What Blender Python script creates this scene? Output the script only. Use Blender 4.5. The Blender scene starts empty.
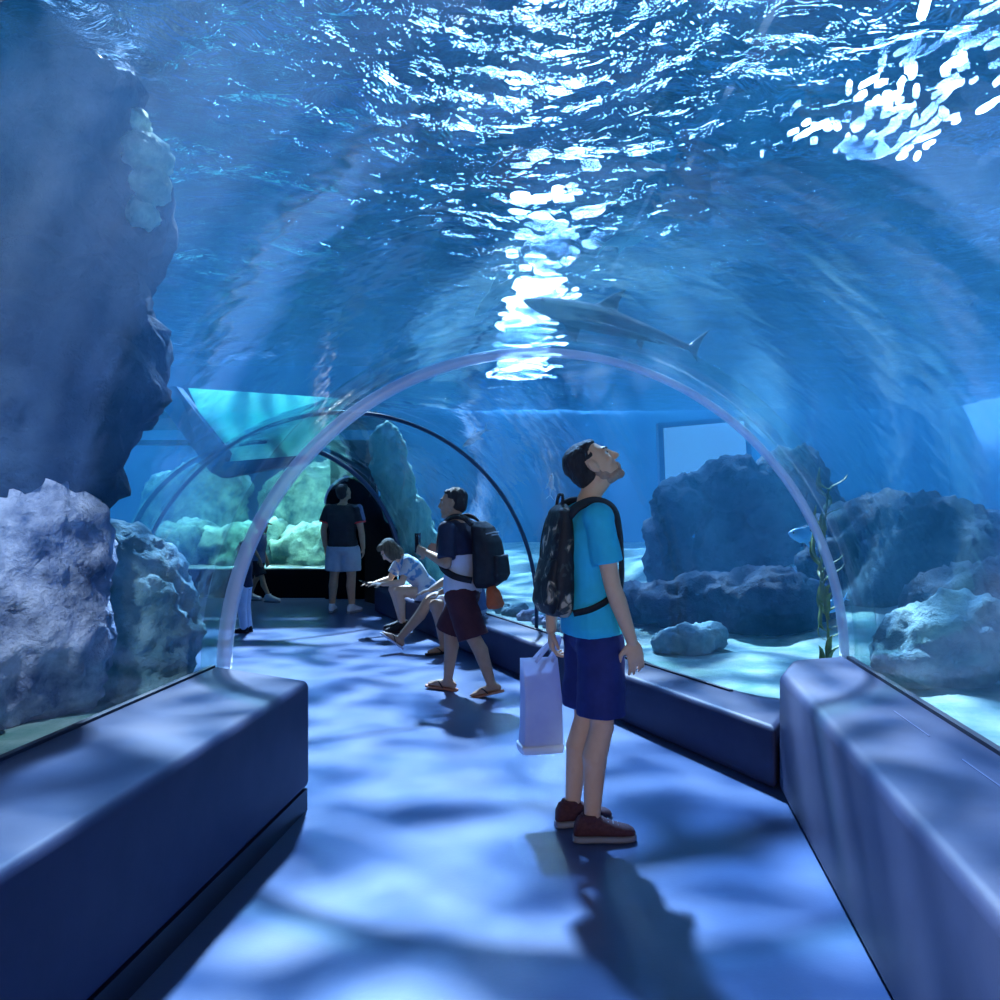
import bpy, bmesh, math, random
from mathutils import Vector, Matrix, noise, Euler
random.seed(7)
PI = math.pi
scene = bpy.context.scene
COL = scene.collection
V = Vector

# ------------------------------------------------------------------ helpers
def link(name, me, mat=None, parent=None, smooth=True):
    o = bpy.data.objects.new(name, me)
    COL.objects.link(o)
    if mat: me.materials.append(mat)
    if parent is not None: o.parent = parent
    if smooth:
        for p in me.polygons: p.use_smooth = True
    return o

def obj(name, bm, mat=None, parent=None, smooth=True):
    me = bpy.data.meshes.new(name)
    bm.to_mesh(me); bm.free()
    return link(name, me, mat, parent, smooth)

def tag(o, label=None, cat=None, group=None, kind=None):
    if label: o['label'] = label
    if cat: o['category'] = cat
    if group: o['group'] = group
    if kind: o['kind'] = kind
    return o

def empty(name, loc=(0, 0, 0), rz=0):
    o = bpy.data.objects.new(name, None); COL.objects.link(o)
    o.location = loc; o.rotation_euler = (0, 0, rz); o.empty_display_size = .1
    return o

def box_bm(bm, x0, x1, y0, y1, z0, z1):
    vs = [bm.verts.new(p) for p in ((x0,y0,z0),(x1,y0,z0),(x1,y1,z0),(x0,y1,z0),(x0,y0,z1),(x1,y0,z1),(x1,y1,z1),(x0,y1,z1))]
    for f in ((0,3,2,1),(4,5,6,7),(0,1,5,4),(1,2,6,5),(2,3,7,6),(3,0,4,7)):
        bm.faces.new([vs[i] for i in f])

def prism_bm(bm, poly, z0, z1):
    n = len(poly)
    a = [bm.verts.new((p[0], p[1], z0)) for p in poly]
    b = [bm.verts.new((p[0], p[1], z1)) for p in poly]
    bm.faces.new(a[::-1]); bm.faces.new(b)
    for i in range(n):
        j = (i+1) % n
        bm.faces.new((a[i], a[j], b[j], b[i]))
    bmesh.ops.recalc_face_normals(bm, faces=bm.faces)

def loft_bm(bm, rings, closed=True, caps=True):
    """rings: list of equal-length point lists"""
    R = [[bm.verts.new(p) for p in r] for r in rings]
    n = len(R[0])
    for a, b in zip(R[:-1], R[1:]):
        for i in range(n if closed else n-1):
            j = (i+1) % n
            bm.faces.new((a[i], a[j], b[j], b[i]))
    if caps:
        bm.faces.new(R[0][::-1]); bm.faces.new(R[-1])
    return R

def fbm(p, octs=4, rough=.5):
    v, a, s = 0., 1., 0.
    for i in range(octs):
        v += a*noise.noise(p); s += a; a *= rough; p = p*2.03+V((3.1,1.7,5.3))
    return v/s

# ------------------------------------------------------------------ materials
def newmat(name):
    m = bpy.data.materials.new(name); m.use_nodes = True
    nt = m.node_tree; nt.nodes.clear()
    out = nt.nodes.new('ShaderNodeOutputMaterial')
    return m, nt, out

def N(nt, typ, **kw):
    n = nt.nodes.new(typ)
    for k, v in kw.items():
        if k in n.inputs: n.inputs[k].default_value = v
        else: setattr(n, k, v)
    return n

def rgba(c): return (c[0], c[1], c[2], 1)

def ramp(nt, fac, stops, interp='LINEAR'):
    r = nt.nodes.new('ShaderNodeValToRGB')
    r.color_ramp.interpolation = interp
    e = r.color_ramp.elements
    e[0].position, e[0].color = stops[0][0], rgba(stops[0][1])
    e[1].position, e[1].color = stops[-1][0], rgba(stops[-1][1])
    for p, c in stops[1:-1]:
        q = e.new(p); q.color = rgba(c)
    nt.links.new(fac, r.inputs[0])
    return r

def mat(name, c1, c2=None, rough=.6, scale=6., bump=0., bscale=None, spec=.4, detail=4, coords='Object', metallic=0., stretch=None, sheen=0., coat=0.):
    m, nt, out = newmat(name)
    b = N(nt, 'ShaderNodeBsdfPrincipled', Roughness=rough, Metallic=metallic)
    b.inputs['Specular IOR Level'].default_value = spec
    if sheen: b.inputs['Sheen Weight'].default_value = sheen
    if coat: b.inputs['Coat Weight'].default_value = coat; b.inputs['Coat Roughness'].default_value = .25
    nt.links.new(b.outputs[0], out.inputs['Surface'])
    tc = N(nt, 'ShaderNodeTexCoord')
    src = tc.outputs[coords]
    if stretch:
        mp = N(nt, 'ShaderNodeMapping'); mp.inputs['Scale'].default_value = stretch
        nt.links.new(src, mp.inputs[0]); src = mp.outputs[0]
    if c2 is not None:
        n = N(nt, 'ShaderNodeTexNoise', Scale=scale, Detail=detail, Roughness=.6)
        nt.links.new(src, n.inputs['Vector'])
        r = ramp(nt, n.outputs['Fac'], [(.32, c1), (.68, c2)])
        nt.links.new(r.outputs[0], b.inputs['Base Color'])
    else:
        b.inputs['Base Color'].default_value = rgba(c1)
    if bump:
        n2 = N(nt, 'ShaderNodeTexNoise', Scale=bscale or scale*4, Detail=6, Roughness=.65)
        nt.links.new(src, n2.inputs['Vector'])
        bp = N(nt, 'ShaderNodeBump', Strength=bump, Distance=.05)
        nt.links.new(n2.outputs['Fac'], bp.inputs['Height'])
        nt.links.new(bp.outputs[0], b.inputs['Normal'])
    return m

M_floor = mat('blue grey floor', (.046,.092,.225), (.062,.115,.265), rough=.3, scale=3, bump=.03, bscale=60, spec=.5)
M_bench = mat('blue grey painted ledge', (.029,.037,.092), (.038,.047,.110), rough=.55, scale=5, bump=.03, bscale=120, spec=.22)
M_seam = mat('pale ledge seam', (.09,.105,.21), rough=.5)
M_kick = mat('dark kick strip', (.008,.012,.03), rough=.4)
M_gasket = mat('dark rubber', (.012,.02,.05), rough=.6)
M_edge = mat('pale lavender acrylic edge', (.50,.55,.85), (.56,.61,.9), rough=.35, scale=8)
M_joint = mat('dark joint', (.015,.05,.12), rough=.4)
M_dark = mat('black wall paint', (.004,.005,.01), rough=.8, spec=.1)
M_bulk = mat('blue tank wall', (.008,.06,.17), (.012,.085,.22), rough=.7, scale=1.5)
M_sand = mat('pale sand', (.08,.22,.20), (.29,.39,.39), rough=.9, scale=3.5, bump=.35, bscale=40)
M_rockdark = mat('dark reef rock', (.008,.017,.038), (.034,.056,.095), rough=.85, scale=4, bump=.8, bscale=9, detail=8, spec=.2)
M_rockpale = mat('pale lavender reef rock', (.05,.08,.18), (.70,.73,.95), rough=.85, scale=4.5, bump=1., bscale=11, detail=9, spec=.2)
M_rockdeep = mat('black blue reef rock', (.006,.014,.03), (.022,.042,.07), rough=.85, scale=4, bump=.8, bscale=9, detail=8, spec=.1)
M_rockteal = mat('teal grey reef rock', (.07,.20,.26), (.33,.50,.55), rough=.85, scale=4, bump=.9, bscale=10, detail=8, spec=.2)
M_rockgreen = mat('green algae rock', (.02,.11,.12), (.30,.60,.48), rough=.9, scale=2.6, bump=.9, bscale=8, detail=8, spec=.2)
M_pillar = mat('pale green rock curtain', (.22,.58,.56), (.42,.82,.72), rough=.85, scale=5, bump=.7, bscale=8, stretch=(3,3,.4))
def thin_mat(name, c1, c2, scale, a, stretch=(1,1,1)):
    m, nt, out = newmat(name)
    tc = N(nt, 'ShaderNodeTexCoord'); mp = N(nt, 'ShaderNodeMapping'); mp.inputs['Scale'].default_value = stretch
    n = N(nt, 'ShaderNodeTexNoise', Scale=scale, Detail=3); nt.links.new(tc.outputs['Object'], mp.inputs[0]); nt.links.new(mp.outputs[0], n.inputs[0])
    r = ramp(nt, n.outputs['Fac'], [(.3, c1), (.7, c2)])
    b = N(nt, 'ShaderNodeBsdfPrincipled', Roughness=.4); t = N(nt, 'ShaderNodeBsdfTranslucent')
    nt.links.new(r.outputs[0], b.inputs['Base Color']); nt.links.new(r.outputs[0], t.inputs[0])
    bp = N(nt, 'ShaderNodeBump', Strength=.3, Distance=.03); nt.links.new(n.outputs['Fac'], bp.inputs['Height']); nt.links.new(bp.outputs[0], b.inputs['Normal'])
    mx = N(nt, 'ShaderNodeMixShader'); mx.inputs[0].default_value = a
    nt.links.new(b.outputs[0], mx.inputs[1]); nt.links.new(t.outputs[0], mx.inputs[2]); nt.links.new(mx.outputs[0], out.inputs['Surface'])
    return m
M_panel = thin_mat('pale teal translucent panel', (.16,.80,.70), (.55,1.,.88), 1.2, .85, (.5,1,2.2))

def acrylic(name, tint=(.93,.98,1.), ior=1.36):
    m, nt, out = newmat(name)
    t = N(nt, 'ShaderNodeBsdfTransparent'); t.inputs[0].default_value = rgba(tint)
    g = N(nt, 'ShaderNodeBsdfGlossy', Roughness=.035); g.inputs[0].default_value = (.9,.95,1,1)
    tc = N(nt, 'ShaderNodeTexCoord')
    n = N(nt, 'ShaderNodeTexNoise', Scale=2.2, Detail=3)
    nt.links.new(tc.outputs['Object'], n.inputs['Vector'])
    bp = N(nt, 'ShaderNodeBump', Strength=.10, Distance=.06)
    nt.links.new(n.outputs['Fac'], bp.inputs['Height'])
    nt.links.new(bp.outputs[0], g.inputs['Normal'])
    lw = N(nt, 'ShaderNodeLayerWeight', Blend=.5)
    # Schlick style: f0 + (1-f0) * facing^4.5, the same from either side of the sheet
    p = N(nt, 'ShaderNodeMath', operation='POWER'); p.inputs[1].default_value = 4.0
    nt.links.new(lw.outputs['Facing'], p.inputs[0])
    mr = N(nt, 'ShaderNodeMapRange'); mr.inputs['To Min'].default_value = .025; mr.inputs['To Max'].default_value = .5
    nt.links.new(p.outputs[0], mr.inputs['Value'])
    mx = N(nt, 'ShaderNodeMixShader')
    nt.links.new(mr.outputs[0], mx.inputs[0]); nt.links.new(t.outputs[0], mx.inputs[1]); nt.links.new(g.outputs[0], mx.inputs[2])
    nt.links.new(mx.outputs[0], out.inputs['Surface'])
    return m
M_acrylic = acrylic('clear acrylic')
M_flange = acrylic('green tinted acrylic', tint=(.8,.92,.9))

def water_surface_mat():
    m, nt, out = newmat('rippled water surface')
    L = nt.links.new
    tc = N(nt, 'ShaderNodeTexCoord')
    # fine ripples
    n1 = N(nt, 'ShaderNodeTexNoise', Scale=5.0, Detail=5, Roughness=.55, Distortion=.6)
    L(tc.outputs['Object'], n1.inputs['Vector'])
    bp = N(nt, 'ShaderNodeBump', Strength=1.0, Distance=.12)
    L(n1.outputs['Fac'], bp.inputs['Height'])
    # caustics put into the transparency colour: bright bands as gathered light, dark gaps between
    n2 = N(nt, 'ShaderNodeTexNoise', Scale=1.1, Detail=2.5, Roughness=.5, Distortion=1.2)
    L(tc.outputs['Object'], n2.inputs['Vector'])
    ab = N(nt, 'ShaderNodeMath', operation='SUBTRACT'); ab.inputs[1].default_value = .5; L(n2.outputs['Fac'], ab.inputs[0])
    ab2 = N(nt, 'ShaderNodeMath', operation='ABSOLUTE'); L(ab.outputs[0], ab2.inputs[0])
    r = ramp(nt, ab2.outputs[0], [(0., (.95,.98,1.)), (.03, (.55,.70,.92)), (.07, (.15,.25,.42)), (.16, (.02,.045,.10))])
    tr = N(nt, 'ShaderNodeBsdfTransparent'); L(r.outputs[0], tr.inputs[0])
    rf = N(nt, 'ShaderNodeBsdfRefraction', IOR=1.33, Roughness=.085); rf.inputs[0].default_value = (.30,.56,.86,1); L(bp.outputs[0], rf.inputs['Normal'])
    mt = N(nt, 'ShaderNodeMixShader'); mt.inputs[0].default_value = .86
    L(tr.outputs[0], mt.inputs[1]); L(rf.outputs[0], mt.inputs[2])
    gl = N(nt, 'ShaderNodeBsdfGlossy', Roughness=.04); gl.inputs[0].default_value = (.85,.95,1,1); L(bp.outputs[0], gl.inputs['Normal'])
    lw = N(nt, 'ShaderNodeLayerWeight', Blend=.5); L(bp.outputs[0], lw.inputs['Normal'])
    p = N(nt, 'ShaderNodeMath', operation='POWER'); p.inputs[1].default_value = 3.0; L(lw.outputs['Facing'], p.inputs[0])
    mr = N(nt, 'ShaderNodeMapRange'); mr.inputs['To Min'].default_value = .03; mr.inputs['To Max'].default_value = .9
    L(p.outputs[0], mr.inputs['Value'])
    mx = N(nt, 'ShaderNodeMixShader'); L(mr.outputs[0], mx.inputs[0]); L(mt.outputs[0], mx.inputs[1]); L(gl.outputs[0], mx.inputs[2])
    L(mx.outputs[0], out.inputs['Surface'])
    return m
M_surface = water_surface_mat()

def water_mat():
    m, nt, out = newmat('hazy blue water')
    s = N(nt, 'ShaderNodeVolumeScatter', Density=.021, Anisotropy=.3); s.inputs[0].default_value = (.10,.52,.95,1)
    a = N(nt, 'ShaderNodeVolumeAbsorption', Density=.075); a.inputs[0].default_value = (.08,.66,.92,1)
    ad = N(nt, 'ShaderNodeAddShader')
    nt.links.new(s.outputs[0], ad.inputs[0]); nt.links.new(a.outputs[0], ad.inputs[1])
    nt.links.new(ad.outputs[0], out.inputs['Volume'])
    return m
M_water = water_mat()

def translucent(name, c, a):
    m, nt, out = newmat(name)
    b = N(nt, 'ShaderNodeBsdfPrincipled', Roughness=.3); b.inputs['Base Color'].default_value = rgba(c)
    t = N(nt, 'ShaderNodeBsdfTransparent'); t.inputs[0].default_value = (.85,.92,1,1)
    mx = N(nt, 'ShaderNodeMixShader'); mx.inputs[0].default_value = a
    nt.links.new(t.outputs[0], mx.inputs[1]); nt.links.new(b.outputs[0], mx.inputs[2]); nt.links.new(mx.outputs[0], out.inputs['Surface'])
    return m
M_edge2 = translucent('pale lavender acrylic rim', (.84,.87,1.), .46)
def emit(name, c, s):
    m, nt, out = newmat(name)
    e = N(nt, 'ShaderNodeEmission', Strength=s); e.inputs[0].default_value = rgba(c)
    nt.links.new(e.outputs[0], out.inputs['Surface'])
    return m

# ------------------------------------------------------------------ tunnel path
R0 = 1.71
HW = 3.6                                  # height of the water surface
D1 = V((.107, 1, 0)).normalized()         # heading of the first tunnel
D2 = V((-.415, 1, 0)).normalized()        # heading of the second
U1 = V((D1.y, -D1.x, 0)); U2 = V((D2.y, -D2.x, 0))
C1 = V((.23, 4.94, 0)); UA = V((3.435, .24, 0)).normalized()
A2 = V((-1.25, 7.55, 0)); A3 = V((-2.90, 11.32, 0))
A2 = V((-1.25, 7.55, 0))
def ax2(y): return V((-1.25-.415*(y-7.55), y, 0))
def lerp(a, b, t): return a+(b-a)*t

def ring(c, u, r, zc, zb, n=40):
    pts = [c-u*r+V((0,0,zb))]
    for i in range(n+1):
        t = PI-PI*i/n
        pts.append(c+u*(r*math.cos(t))+V((0,0,zc+r*math.sin(t))))
    pts.append(c+u*r+V((0,0,zb)))
    return pts

def seg1_rings():
    out = []
    for y in (-5, -3, -1, 1, 2.5, 3.6, 4.4):
        out.append((C1+D1*((y-4.94)/D1.y), U1, .6, .55, 1.))
    out.append((C1, UA, .6, .55, 1.))
    return out

def seg2_rings():
    out = [(C1, UA, .6, .30, 1.)]
    for r_, l_, zc in ((V((1.50,5.38,0)), V((-1.72,5.05,0)), .68), (V((1.148,6.2,0)), V((-2.12,5.75,0)), .58)):
        out.append(((r_+l_)/2, (r_-l_).normalized(), zc, .30, (r_-l_).length/2/R0))
    for y in (6.9, 7.55, 8.5, 9.5, 10.5, 11.32):
        out.append((ax2(y), U2, .52, .30, 1.))
    return out
S1, S2 = seg1_rings(), seg2_rings()

def tube(name, secs, mat_, ri, ro, label, zb=None):
    bm = bmesh.new()
    inn = [ring(c, u, ri*k, zc, b) for c, u, zc, b, k in secs]
    out = [ring(c, u, ro*k, zc, b) for c, u, zc, b, k in secs]
    prof = [a + b[::-1] for a, b in zip(inn, out)]
    loft_bm(bm, prof, closed=True, caps=False)
    bmesh.ops.recalc_face_normals(bm, faces=bm.faces)
    o = obj(name, bm, mat_)
    o.data.set_sharp_from_angle(angle=.7)
    tag(o, label, kind='structure')
    return o
tube('window_1', S1, M_acrylic, R0, R0+.05, 'clear curved acrylic vault over the walkway in front of the first arch')
tube('window_2', S2, M_acrylic, R0, R0+.05, 'clear curved acrylic vault of the bending tunnel beyond the first arch')

def arch(name, c, u, zc, zb, ri, ro, depth, m, parent=None, n=64, var=None):
    f = V((-u.y, u.x, 0))
    bm = bmesh.new()
    secs = []
    for s, r in ((-1, ri), (-1, ro), (1, ro), (1, ri)):
        pts = ring(c, u, r, zc, zb, n)
        if var:
            q = []
            for p in pts:
                o = p-c-V((0,0,zc)); e = max(-1, min(1, o.dot(u)/R0)); k = var(e); d_ = r-R0
                o2 = V((o.x, o.y, max(0, o.z))); q.append(p+o2.normalized()*d_*(k-1))
            pts = q
        secs.append([p+f*(s*depth/2) for p in pts])
    n2 = len(secs[0])
    rr = [[secs[k][i] for k in range(4)] for i in range(n2)]
    loft_bm(bm, rr)
    bmesh.ops.recalc_face_normals(bm, faces=bm.faces)
    bmesh.ops.bevel(bm, geom=[e for e in bm.edges if len(e.link_faces)==2 and e.calc_face_angle(0)>1.2], offset=.006, segments=1, affect='EDGES')
    return obj(name, bm, m, parent)

# arch 1: pale acrylic edge + green flange
a1 = empty('tunnel_arch', C1)
tag(a1, 'large pale lavender arch edge behind the man with the camouflage backpack', 'arch', 'tunnel joint arches')
for o in (arch('arch_rim', C1, UA, .6, .60, R0-.022, R0+.022, .07, M_edge2, a1, 64, lambda e: 1.6 if e < -.75 else (.75 if e > .3 else .75+.85*max(0, (.3-e)/1.05))), arch('outer_flange', C1+V((.035,.05,0)), UA, .62, .56, R0+.052, R0+.17, .05, M_flange, a1)):
    o.data.transform(Matrix.Translation(-C1))
tag(a1.children[1] if a1.children[1].name.startswith('outer') else a1.children[0], 'green tinted clear outer flange')
a2 = arch('tunnel_arch', A2, U2, .52, .33, R0-.012, R0+.02, .03, M_joint)
tag(a2, 'thin dark joint arch beyond the walking man with a black backpack', 'arch', 'tunnel joint arches')
a3 = arch('tunnel_arch', A3, U2, .52, .33, R0-.025, R0+.03, .05, M_joint)
tag(a3, 'dark farthest arch around the entrance to the black room', 'arch', 'tunnel joint arches')

# ------------------------------------------------------------------ floor
bm = bmesh.new(); prism_bm(bm, [(-7.5,-5.5),(3.2,-5.5),(3.2,14.2),(-7.5,14.2)], -.12, 0)
tag(obj('floor', bm, M_floor, smooth=False), 'smooth blue grey walkway floor with rippling light', kind='structure')

# ------------------------------------------------------------------ ledges
def bevel_all(bm, off, seg=3):
    bmesh.ops.bevel(bm, geom=[e for e in bm.edges if len(e.link_faces)==2 and e.calc_face_angle(0)>.6], offset=off, segments=seg, affect='EDGES', profile=.5)

def glass1_x(y, s): return C1.x+.107*(y-4.94)+s*R0*1.0057
# left near ledge
t = empty('ledge_bench', (-1.3, 3.0, 0))
tag(t, 'left blue grey boxed ledge with dark kick strip, beside the pale rocks', 'bench')
def child_shift(o, root):
    o.data.transform(Matrix.Translation(-V(root.location))); return o
def lx(y): return -.925-.11*(4.38-y)
bm = bmesh.new()
prism_bm(bm, [(lx(-4.4),-4.4),(lx(4.38),4.38),(glass1_x(4.72,-1)-.01,4.78),(glass1_x(-4.4,-1)-.01,-4.4)], .105, .625)
bevel_all(bm, .035)
child_shift(obj('ledge_body', bm, M_bench, t), t)
bm = bmesh.new()
prism_bm(bm, [(lx(-4.4)-.006,-4.4),(lx(4.36)-.006,4.36),(glass1_x(4.7,-1),4.7),(glass1_x(-4.4,-1),-4.4)], 0, .104)
child_shift(obj('kick_strip', bm, M_kick, t, smooth=False), t)
bm = bmesh.new()
prism_bm(bm, [(glass1_x(-4.4,-1)+.028,-4.4),(glass1_x(4.7,-1)+.028,4.7),(glass1_x(4.7,-1)+.001,4.7),(glass1_x(-4.4,-1)+.001,-4.4)], .58, .637)
child_shift(obj('gasket', bm, M_gasket, t, smooth=False), t)
# right near ledge
t = empty('ledge_bench', (1.6, 3.0, 0))
tag(t, 'right blue grey boxed ledge with rounded edges in front of the arch foot', 'bench')
def rx(y): return 1.43-.14*(4.6-y)
bm = bmesh.new()
prism_bm(bm, [(rx(-4.4),-4.4),(glass1_x(-4.4,1)+.01,-4.4),(glass1_x(5.05,1)+.01,5.12),(glass1_x(5.0,1)-.35,4.98),(rx(4.6),4.6)], 0, .62)
bevel_all(bm, .045)
child_shift(obj('ledge_body', bm, M_bench, t), t)
bm = bmesh.new()
prism_bm(bm, [(glass1_x(-4.4,1)-.001,-4.4),(glass1_x(5.0,1)-.001,5.0),(glass1_x(5.0,1)-.03,5.0),(glass1_x(-4.4,1)-.03,-4.4)], .58, .633)
child_shift(obj('gasket', bm, M_gasket, t, smooth=False), t)
bm = bmesh.new()
for ya, yb in ((1.0, 3.05), (3.35, 3.75)):
    prism_bm(bm, [(glass1_x(ya,1)-.185,ya),(glass1_x(yb,1)-.185,yb),(glass1_x(yb,1)-.178,yb),(glass1_x(ya,1)-.178,ya)], .615, .6225)
child_shift(obj('seam', bm, M_seam, t, smooth=False), t)
# far right low ledge
def fx(y): return 1.42-.415*(y-4.6)
def gx2(y): return 1.588-.415*(y-5.14)
t = empty('ledge_bench', (.2, 8, 0))
tag(t, 'long low blue ledge along the far tunnel where the two people sit', 'bench')
bm = bmesh.new()
prism_bm(bm, [(1.415,4.625),(fx(12.1),12.1),(gx2(12.1)+.02,12.1),(gx2(6.2)+.03,6.2),(1.53,5.40),(1.88,5.15),(1.61,5.015)], 0, .33)
bevel_all(bm, .035)
child_shift(obj('ledge_body', bm, M_bench, t), t)
bm = bmesh.new()
prism_bm(bm, [(gx2(5.5)-.04,5.5),(gx2(12)-.04,12),(gx2(12)-.015,12),(gx2(5.5)-.015,5.5)], .3, .342)
child_shift(obj('gasket', bm, M_gasket, t, smooth=False), t)
# left curb of the far tunnel and the wall that closes the tunnel behind the camera
def lgx(y): return ax2(y).x-1.85
bm = bmesh.new()
prism_bm(bm, [(-1.62,4.75),(-1.46,4.86),(lgx(7)+.18,7.0),(lgx(10.4)+.18,10.4),(lgx(10.4)-.1,10.4),(lgx(7)-.1,7)], 0, .33)
tag(obj('wall_left', bm, M_bench, smooth=False), 'low curb under the left side of the far tunnel', kind='structure')
bm = bmesh.new()
prism_bm(bm, [(-3.2,-5.2),(1.8,-5.2),(1.8,-5.0),(-3.2,-5.0)], 0, 2.6)
tag(obj('wall_back', bm, M_bulk, smooth=False), 'blue wall behind the viewer', kind='structure')

# ------------------------------------------------------------------ dark room at the far end
RY = 13.8
bm = bmesh.new()
# far wall with the window hole (x -6.6..-2.62, z .43..2.3)
box_bm(bm, -7.2, -1.9, RY, RY+.25, 0, .43)
box_bm(bm, -7.2, -1.9, RY, RY+.25, 2.35, 2.42)
box_bm(bm, -2.60, -1.9, RY, RY+.25, .43, 2.35)
box_bm(bm, -7.2, -6.6, RY, RY+.25, .43, 2.35)
tag(obj('wall_far', bm, M_dark, smooth=False), 'black wall under and beside the green window', kind='structure')
pr = A3+U2*(R0-.02); pl = A3-U2*(R0+.02)
bm = bmesh.new()
prism_bm(bm, [(pr.x-.22,pr.y+.62),(pr.x-.10,pr.y+.66),(-1.75,RY+.2),(-1.9,RY+.2),(-2.0,13.3)], 0, 1.55)
tag(obj('wall_right', bm, M_dark, smooth=False), 'black side wall of the far room', kind='structure')
S3 = [(A3, U2, .52, .30, 1.), (A3+D2*1.2, U2, .52, .30, 1.), (A3+D2*2.0, lerp(U2, V((1,0,0)), .6).normalized(), .52, .30, 1.), (V((-3.95,RY-.03,0)), V((1,0,0)), .52, .30, 1.)]
tube('window_3', S3, M_acrylic, R0, R0+.05, 'clear acrylic vault over the end of the walkway')
bm = bmesh.new(); box_bm(bm, -6.6, -1.9, RY+.02, RY+2.4, 2.76, 2.86)  # unseen overhang added to keep sun off the far floor
tag(obj('sun_blocker', bm, M_dark, smooth=False), 'black overhang added over the far window tank to block sun', kind='structure')
# window glass with a round-cornered dark trim
bm = bmesh.new(); box_bm(bm, -6.6, -2.6, RY+.10, RY+.13, .43, 2.35)
tag(obj('window_4', bm, M_acrylic, smooth=False), 'flat window at the end of the tunnel onto green rocks', kind='structure')
bm = bmesh.new()
cx, cz, rr_ = -2.6, 2.35, .75
arcp = [V((cx-rr_+rr_*math.sin(t), RY-.02, .95-.0+rr_*math.cos(t))) for t in [PI/2*i/12 for i in range(13)]]
# dark panel with a rounded upper corner standing right of the window
pts = [(-1.98, .0), (-1.98, 1.86)] + [(-2.23-.42*math.sin(PI/2*i/10)+.0, 1.44+.42*math.cos(PI/2*i/10)) for i in range(11)] + [(-2.65, 0)]
a = [bm.verts.new((x, RY-.16, z)) for x, z in pts]; b = [bm.verts.new((x, RY-.01, z)) for x, z in pts]
bm.faces.new(a); bm.faces.new(b[::-1])
for i in range(len(pts)):
    j = (i+1) % len(pts); bm.faces.new((a[i], b[i], b[j], a[j]))
bmesh.ops.recalc_face_normals(bm, faces=bm.faces)
dp = obj('doorway_panel', bm, M_dark, smooth=False)
tag(dp, 'black panel with a rounded upper corner beside the far window, behind the man in the black shirt', 'panel')
bm = bmesh.new()
rimr = [[V((x+dx, RY-.165+dy, z+dz)) for dx, dy, dz in ((-.012,0,.012),(.012,0,-.012),(.012,-.02,-.012),(-.012,-.02,.012))] for x, z in pts[2:13]]
loft_bm(bm, rimr); bmesh.ops.recalc_face_normals(bm, faces=bm.faces)
obj('edge_strip', bm, M_edge, dp, smooth=False)

# upper blue bulkhead over the far room, with a pale teal panel added for a reflection
bm = bmesh.new(); box_bm(bm, -5.4, -1.95, 13.45, 13.75, 2.86, 3.5)
bk = tag(obj('wall_bulkhead', bm, M_bulk, smooth=False), 'dark blue concrete bulkhead above the far room', kind='structure')
pn = empty('reflection_panel', (-3.2, 11.6, 2.0))
tag(pn, 'pale teal slanting panel added for a reflection, in a dark blue frame, above the left side of the arch', 'panel')
def pxy(px, py, d): return V(((px-500)*d/900, d, 1.5+(500-py)*d/900))
def plate(bm, q, th):
    a = [bm.verts.new(p) for p in q]; b = [bm.verts.new(p+V((0,th,0))) for p in q]
    n = len(q)
    bm.faces.new(a); bm.faces.new(b[::-1])
    for i in range(n):
        j = (i+1) % n; bm.faces.new((a[i], b[i], b[j], a[j]))
    bmesh.ops.recalc_face_normals(bm, faces=bm.faces)
bm = bmesh.new(); plate(bm, [pxy(188,388,11.6), pxy(350,399,11.6), pxy(306,456,11.2), pxy(222,463,11.2)], .02)
child_shift(obj('panel', bm, M_panel, pn, smooth=False), pn)
bm = bmesh.new()
plate(bm, [pxy(146,384,11.5), pxy(176,386,11.5), pxy(226,452,11.0), pxy(222,478,11.0), pxy(210,472,11.0)], .25)
plate(bm, [pxy(210,466,11.0), pxy(222,478,11.0), pxy(300,463,11.0), pxy(306,455,11.0), pxy(224,462,11.0)], .25)
child_shift(obj('panel_frame', bm, M_bulk, pn, smooth=False), pn)

# ------------------------------------------------------------------ tank shell
TX0, TX1, TY0, TY1 = -9.5, 10.5, -4.9, 21.
def wallbox(name, x0, x1, y0, y1, label):
    bm = bmesh.new(); box_bm(bm, x0, x1, y0, y1, -.4, HW+.7)
    tag(obj(name, bm, M_bulk, smooth=False), label, kind='structure')
wallbox('wall_tank_left', TX0-.3, TX0, TY0, TY1, 'blue left side wall of the tank')
wallbox('wall_tank_right', TX1, TX1+.3, TY0, TY1, 'blue right side wall of the tank')
wallbox('wall_tank_end', TX0, TX1, TY1, TY1+.3, 'blue end wall of the tank')

def in_dry(x, y, m=0.):
    if y < 4.94 and abs(x-C1.x-.107*(y-4.94)) < R0*1.006+m: return True
    if y < 5.16 and -1.5 < x < 1.92: return True
    f_ = (V((x, y, 0))-A3).dot(V((-U2.y, U2.x, 0)))
    if f_ > -.1 and y < 14.08 and -7.2 < x < -1.28-.2*(y-11.97): return True
    if 9.8 < y < 14.05 and -7.2 < x < -4.6: return True
    if 4.5 < y < 12.4:
        p = V((x, y, 0))
        for (ca, ua, _a, _b, ka), (cb, ub, _c, _d, kb) in zip(S2[:-1], S2[1:]):
            fa = V((-ua.y, ua.x, 0)); fb = V((-ub.y, ub.x, 0))
            da, db = (p-ca).dot(fa), (p-cb).dot(fb)
            if da >= -.02 and db <= .02:
                t = da/(da-db+1e-6); c = lerp(ca, cb, t); u = lerp(ua, ub, t)
                if abs((p-c).dot(u)) < R0*lerp(ka, kb, t)+m: return True
    return False

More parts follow.
